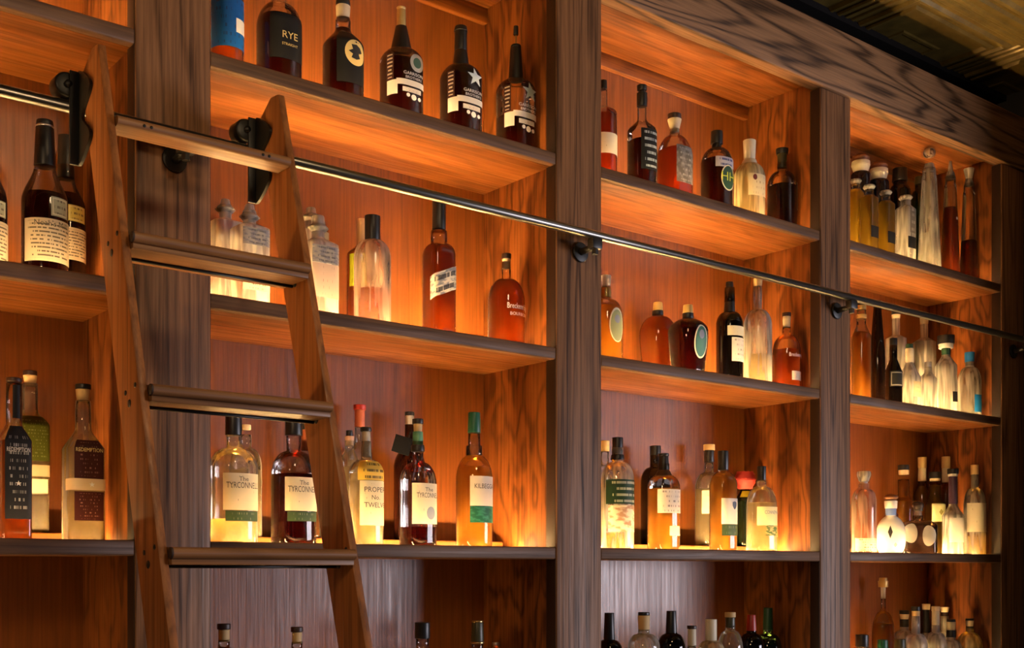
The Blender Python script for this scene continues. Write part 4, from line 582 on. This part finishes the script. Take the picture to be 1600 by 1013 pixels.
 {'l':'bottle top with olive round cap,lowest shelf','nm':'liquor_bottle','s':'D','x':3.4174,'y':2.212,'z':-0.428,'a':33.7,'b':33.7,'n':2,'zs':115.8,'zn':153.8,'rn':14.7,'zt':172.7,'st':'d','g':'clear','q':'pale','qf':103.2,'c':[(166.4,202.2,19.0,17.9,'olivecap','cap')],'rz':-28},
 {'l':'bottle top with dark and cream banded cap,lowest shelf back row','nm':'liquor_bottle','s':'D','x':3.6145,'y':2.322,'z':-0.428,'a':37.7,'b':37.7,'n':2,'zs':187.8,'zn':221.1,'rn':14.4,'zt':238.8,'st':'d','g':'frost','q':'clearliq','qf':174.4,'c':[(276.6,289.9,16.7,16.7,'black','cap'),(258.8,276.6,13.3,16.7,'corkpale','stopper'),(232.2,258.8,15.5,15.5,'black','ring')],'rz':-28},
 {'l':'clear bottle top with flat black cap left of the black-sleeved one','nm':'liquor_bottle','s':'D','x':3.5109,'y':2.212,'z':-0.428,'a':38.5,'b':38.5,'n':2,'zs':179.5,'zn':218.0,'rn':13.9,'zt':275.8,'st':'d','g':'frost','q':'clearliq','qf':166.7,'c':[(292.9,307.8,15.0,15.0,'black','cap'),(269.3,292.9,12.8,13.9,'cork','stopper')],'rz':-28},
 {'l':'bottle top with cream ball cork over a black neck sleeve','nm':'liquor_bottle','s':'D','x':3.7902,'y':2.347,'z':-0.428,'a':34.4,'b':34.4,'n':2,'zs':157.2,'zn':193.9,'rn':13.7,'zt':205.3,'st':'d','g':'frost','q':'clearliq','qf':143.5,'c':[(287.8,308.4,13.7,14.9,'corkpale','stopper'),(198.5,287.8,13.7,11.5,'black','neck_label')],'rz':-28},
 {'l':'clear bottle top with long pale neck in the right cluster','nm':'liquor_bottle','s':'D','x':3.6307,'y':2.212,'z':-0.428,'a':37.0,'b':37.0,'n':2,'zs':174.8,'zn':218.4,'rn':13.1,'zt':242.3,'st':'d','g':'frost','q':'clearliq','qf':161.7,'c':[(290.3,305.5,14.2,14.2,'corkpale','stopper'),(235.8,290.3,13.1,13.1,'neckwhite','neck_foil')],'rz':-28},
 {'l':'bottle top with pale disc cork and dark collar in the right cluster','nm':'liquor_bottle','s':'D','x':3.8263,'y':2.296,'z':-0.428,'a':27.4,'b':27.4,'n':2,'zs':169.7,'zn':215.4,'rn':13.7,'zt':265.5,'st':'d','g':'frost','q':'clearliq','qf':156.0,'c':[(279.2,297.5,12.5,16.0,'corkpale','stopper'),(258.7,279.2,11.4,11.4,'darkbrown','ring')],'rz':-28},
 {'l':'white bottle top with cream cap and black band in the right cluster','nm':'liquor_bottle','s':'D','x':3.7267,'y':2.212,'z':-0.428,'a':35.4,'b':35.4,'n':2,'zs':162.1,'zn':188.7,'rn':14.4,'zt':204.2,'st':'d','g':'frostwhite','q':'clearliq','qf':148.9,'c':[(250.6,259.5,14.4,14.4,'black','cap'),(221.8,250.6,13.3,15.5,'corkpale','stopper'),(197.5,221.8,16.6,15.5,'black','neck_label')],'rz':-28},
 {'l':'yellow broad-shouldered bottle top with cream cork at the far right,lowest shelf','nm':'liquor_bottle','s':'D','x':3.8101,'y':2.191,'z':-0.428,'a':44.6,'b':44.6,'n':2,'zs':159.8,'zn':213.3,'rn':13.4,'zt':226.7,'st':'d','g':'frostyellow','q':'yellow','qf':146.4,'c':[(253.5,260.2,14.5,14.5,'black','cap'),(233.4,253.5,12.3,14.5,'corkpale','stopper'),(220.0,233.4,12.3,12.3,'olivecap','ring')],'rz':-28}
]

# ------------------------------------------------------------------ bottle builder
def rad(th, a, b, n):
    return (abs(math.cos(th) / a) ** n + abs(math.sin(th) / b) ** n) ** (-1.0 / n)
def profile(d):
    a, b, n, zs, zn, rn, zt = [d[k] for k in ('a', 'b', 'n', 'zs', 'zn', 'rn', 'zt')]
    zt = max(zt, zn + 2.0)
    P_ = []
    f0 = d.get('f', 1.0); tp = d.get('tp')
    if d.get('ball'):
        R = zs * 1.0; top = zn
        for k in range(25):
            t = k / 24; z = top * t
            s = max(0.02, 1 - abs((t - 0.47) / 0.56) ** 2.4) ** 0.5
            P_.append((z, max(a * s, rn if t > .8 else a * .45), max(a * 0.55 * s, rn if t > .8 else a * .3), 2.0))
    else:
        def sc(z):
            t = max(0.0, min(1.0, z / zs))
            if tp: return 1 + (tp - 1) * t
            return f0 + (1 - f0) * min(1.0, t * 1.15)
        for z, k in ((0, 0.86), (1.0, 0.93), (3.0, 0.985), (6.0, 1.0)): P_.append((z, a * k * sc(z), b * k * sc(z), n))
        for k in range(1, 7): z = 6 + (zs - 6) * k / 6; P_.append((z, a * sc(z), b * sc(z), n))
        aa, bb = P_[-1][1], P_[-1][2]
        N = 10
        for k in range(1, N + 1):
            t = k / N
            w = {'d': 1 - math.sqrt(max(0, 1 - t * t)), 's': t * t * (3 - 2 * t), 'c': t}[d['st']]
            if d['st'] == 'd': w = 0.88 * w + 0.12 * t
            P_.append((zs + (zn - zs) * t, aa + (rn - aa) * w, bb + (rn - bb) * w, n + (2 - n) * min(1, w * 1.3)))
    P_.append(((zn + zt) / 2, rn, rn, 2.0)); P_.append((zt, rn, rn, 2.0))
    return P_
def at_z(P_, z):
    if z <= P_[0][0]: return P_[0][1:]
    for p, q in zip(P_, P_[1:]):
        if z <= q[0]:
            t = (z - p[0]) / max(1e-6, q[0] - p[0])
            return tuple(p[i] + (q[i] - p[i]) * t for i in (1, 2, 3))
    return P_[-1][1:]
def loft(rings, close=True, seg=40):
    bm = bmesh.new(); vs_ = []
    for z, a, b, n in rings:
        ring = []
        for i in range(seg):
            th = 2 * math.pi * (i + 0.5) / seg
            r = rad(th, max(a, 0.05), max(b, 0.05), n)
            ring.append(bm.verts.new((r * math.cos(th) * 0.001, r * math.sin(th) * 0.001, z * 0.001)))
        vs_.append(ring)
    for p, q in zip(vs_, vs_[1:]):
        for i in range(seg): bm.faces.new((p[i], p[(i + 1) % seg], q[(i + 1) % seg], q[i]))
    if close:
        bm.faces.new(vs_[0][::-1]); bm.faces.new(vs_[-1])
    return bm
def put(name, bm, mat, root, angle=40):
    me = bpy.data.meshes.new(name)
    for f in bm.faces: f.smooth = True
    lim = math.radians(angle)
    for e in bm.edges:
        if len(e.link_faces) == 2 and e.calc_face_angle(0.0) > lim: e.smooth = False
    bm.to_mesh(me); bm.free(); me.materials.append(mat)
    o = bpy.data.objects.new(name, me); COL.objects.link(o); o.parent = root
    return o
def on_surface(P_, x, z, az, off):
    """flat print coordinates in mm (x to the right, z up) wrapped on the bottle"""
    a, b, n = at_z(P_, z)
    base = math.radians(-90 + az)
    r0 = rad(base, a, b, n)
    th = base + (math.atan(x / r0) if n > 4 else x / r0)
    r = rad(th, a, b, n) + off
    return (r * math.cos(th) * 0.001, r * math.sin(th) * 0.001, z * 0.001)
def label_bm(P_, z0, z1, half, az, slant=0.0, off=0.7):
    z0 = max(z0, 2.5)
    bm = bmesh.new(); uvl = bm.loops.layers.uv.new('UVMap')
    nu = max(6, int(half / 3)); zs_ = sorted(set([z0 + (z1 - z0) * k / 8 for k in range(9)] + [p[0] for p in P_ if z0 < p[0] < z1]))
    grid = []
    for z in zs_:
        row = []
        for i in range(nu + 1):
            u = i / nu; th = math.radians(-90 + az + (2 * u - 1) * half)
            zz = z + slant * (2 * u - 1)
            a, b, n = at_z(P_, zz); r = rad(th, a, b, n) + off
            row.append((bm.verts.new((r * math.cos(th) * 0.001, r * math.sin(th) * 0.001, zz * 0.001)), u, (z - z0) / (z1 - z0)))
        grid.append(row)
    for p, q in zip(grid, grid[1:]):
        for i in range(nu):
            quad = (p[i], p[i + 1], q[i + 1], q[i])
            f = bm.faces.new([k[0] for k in quad])
            for lp, k in zip(f.loops, quad): lp[uvl].uv = (k[1], k[2])
    return bm
def poly_bm(P_, pts, zc, az, off, rings=3):
    """a filled outline (star-shaped about its centre) wrapped on the bottle"""
    bm = bmesh.new(); c = bm.verts.new(on_surface(P_, 0, zc, az, off)); prev = None
    for k in range(1, rings + 1):
        s = k / rings
        ring = [bm.verts.new(on_surface(P_, x * s, zc + y * s, az, off)) for x, y in pts]
        m = len(ring)
        for i in range(m):
            j = (i + 1) % m
            if prev is None: bm.faces.new((c, ring[i], ring[j]))
            else: bm.faces.new((prev[i], ring[i], ring[j], prev[j]))
        prev = ring
    return bm
def shape_pts(kind, w, h):
    if kind == 'disc': return [(w / 2 * math.cos(2 * math.pi * k / 28), h / 2 * math.sin(2 * math.pi * k / 28)) for k in range(28)]
    if kind == 'star':
        out = []
        for k in range(10):
            r = 0.5 if k % 2 == 0 else 0.2
            out.append((w * r * math.sin(2 * math.pi * k / 10) * -1, h * r * math.cos(2 * math.pi * k / 10)))
        return out
    if kind == 'shield': return [(x * w, y * h) for x, y in ((0, -.5), (.3, -.3), (.5, 0), (.5, .4), (0, .5), (-.5, .4), (-.5, 0), (-.3, -.3))]
    if kind == 'diamond': return [(x * w, y * h) for x, y in ((0, -.5), (.5, 0), (0, .5), (-.5, 0))]
    return [(x * w, y * h) for x, y in ((.05, -.35), (.3, -.25), (.2, -.05), (.45, .08), (.3, .3), (.05, .42), (-.3, .38), (-.2, .15), (-.48, .02), (-.2, -.1), (-.3, -.3))]
TEXT_CACHE = {}
def text_geo(s):
    if s in TEXT_CACHE: return TEXT_CACHE[s]
    cu = bpy.data.curves.new('lettering', 'FONT'); cu.body = s; cu.align_x = 'CENTER'; cu.align_y = 'CENTER'; cu.size = 1.0; cu.resolution_u = 2
    ob = bpy.data.objects.new('lettering', cu); COL.objects.link(ob)
    dg = bpy.context.evaluated_depsgraph_get(); me = ob.evaluated_get(dg).to_mesh()
    vs_ = [tuple(v.co) for v in me.vertices]; fs = [tuple(p.vertices) for p in me.polygons]
    ob.evaluated_get(dg).to_mesh_clear(); bpy.data.objects.remove(ob); bpy.data.curves.remove(cu)
    TEXT_CACHE[s] = (vs_, fs); return vs_, fs
def text_bm(P_, s, zc, size, az, maxw, off=2.2):
    vs_, fs = text_geo(s); k = size / 0.72
    wd = (max(v[0] for v in vs_) - min(v[0] for v in vs_)) * k
    kx = k * min(1.0, maxw / max(wd, 1e-6))
    bm = bmesh.new(); vv = [bm.verts.new(on_surface(P_, v[0] * kx, zc + v[1] * k, az, off)) for v in vs_]
    for f in fs:
        try: bm.faces.new([vv[i] for i in f])
        except ValueError: pass
    return bm
def cap_bm(z0, z1, r0, r1, kind):
    h = z1 - z0; bv = min(1.3, h * 0.3, r1 * 0.3)
    if kind in ('crystalball', 'darkball', 'brownball'):
        R = max(r0, r1); rg = []
        for k in range(13):
            t = k / 12; e = math.sqrt(max(0.0, 1 - (2 * t - 1) ** 2))
            rr = R * e
            if t < 0.5 and kind != 'crystalball': rr = max(rr, r0 * 0.85)
            rg.append((z0 + h * t, max(rr, 0.3), max(rr, 0.3), 2.0))
        return loft(rg, seg=24)
    if kind == 'redcloth':
        bm = loft([(z0 + h * k / 6, r0 + (r1 - r0) * k / 6, r0 + (r1 - r0) * k / 6, 2.0) for k in range(7)], seg=24)
        for v in bm.verts: v.co += Vector((random.uniform(-1, 1), random.uniform(-1, 1), random.uniform(-1, 1))) * 0.0022
        return bm
    rg = [(z0, r0 - bv * .6), (z0 + bv * .4, r0 - bv * .15), (z0 + bv, r0 + (r1 - r0) * bv / h)]
    rg += [(z1 - bv, r1 + (r0 - r1) * bv / h), (z1 - bv * .4, r1 - bv * .15), (z1, r1 - bv * .7)]
    n = 2.0; seg = 24
    if kind == 'crystal': seg = 8
    return loft([(z, max(r, .2), max(r, .2), n) for z, r in rg], seg=seg)

SHELF_NAME = {'A': 'upper', 'B': 'middle', 'C': 'lower', 'D': 'lowest'}
def bay_of(x):
    for i, (xa, xb) in enumerate(bays):
        if x < xb + 0.07: return ('first', 'second', 'third', 'fourth')[i]
    return 'fourth'
def build_bottle(d):
    root = empty(d['nm'], (d['x'], d['y'], d['z']))
    tagp(root, d['l'], 'bottle', 'bottles on the %s shelf of the %s bay' % (SHELF_NAME[d['s']], bay_of(d['x'])))
    if d.get('rz'): root.rotation_euler.z = math.radians(d['rz'])
    P_ = profile(d)
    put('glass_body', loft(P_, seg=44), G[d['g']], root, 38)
    if 'q' in d:
        top = min(d['qf'], P_[-1][0] - 4); bot = 4.0
        if top > bot + 3:
            zz = sorted(set([bot, bot + 2] + [p[0] for p in P_ if bot + 2 < p[0] < top] + [top]))
            rg = []
            for z in zz:
                a, b, n = at_z(P_, z); k = 0.88 if z == bot else 1.0
                rg.append((z, max(a - 2.2, 1) * k, max(b - 2.2, 1) * k, n))
            put('spirit', loft(rg, seg=36), Q[d['q']], root, 50)
    for (z0, z1, r0, r1, m, nm) in d.get('c', []):
        if nm == 'handle':
            for s in (-1, 1):
                bm = bmesh.new()
                for k in range(12):
                    t0 = 2 * math.pi * k / 12; t1 = 2 * math.pi * (k + 1) / 12
                    c = Vector((s * 0.0145, 0, (z0 + z1) / 2 * 0.001)); R = 0.0065
                    cyl_bm(c + Vector((R * math.cos(t0), 0, R * math.sin(t0))), c + Vector((R * math.cos(t1), 0, R * math.sin(t1))), 0.0022, seg=8, bm=bm)
                put('handle', bm, P[m], root)
            continue
        put(nm, cap_bm(z0, z1, r0, r1, m), P[m], root, 38 if m != 'crystal' else 15)
    for (z0, z1, half, m, az, nm) in d.get('lb', []):
        put(nm if nm in ('neck_label', 'side_label') else 'label', label_bm(P_, z0, z1, half, az, 17.0 if nm == 'slanted' else 0.0, 0.8 if abs(az) < 30 or nm == 'side_label' else 1.1), L[m], root)
    for k, (kind, zc, w, h, m, az) in enumerate(d.get('mk', [])):
        mat = P.get(m) or L[m]
        if kind == 'tag':
            a, b, n = at_z(P_, zc); bm = box_bm(-w * .5e-3, w * .5e-3, -0.0012, 0.0012, -h * .5e-3, h * .5e-3, 0.0008)
            bm.transform(Matrix.Translation((-(a + 2) * 0.001 - w * .42e-3, -0.016, zc * 0.001)) @ Matrix.Rotation(math.radians(18), 4, 'Y') @ Matrix.Rotation(math.radians(-25), 4, 'Z'))
            put('hang_tag', bm, mat, root)
        else:
            put('emblem', poly_bm(P_, shape_pts(kind, w, h), zc, az, 1.3 + 0.25 * k), mat, root)
    for (s, zc, size, m, az) in d.get('tx', []):
        a, b, n = at_z(P_, zc)
        put('lettering', text_bm(P_, s, zc, size, az, 1.45 * a), P[m], root)
    return root
for d in BOTTLES: build_bottle(d)
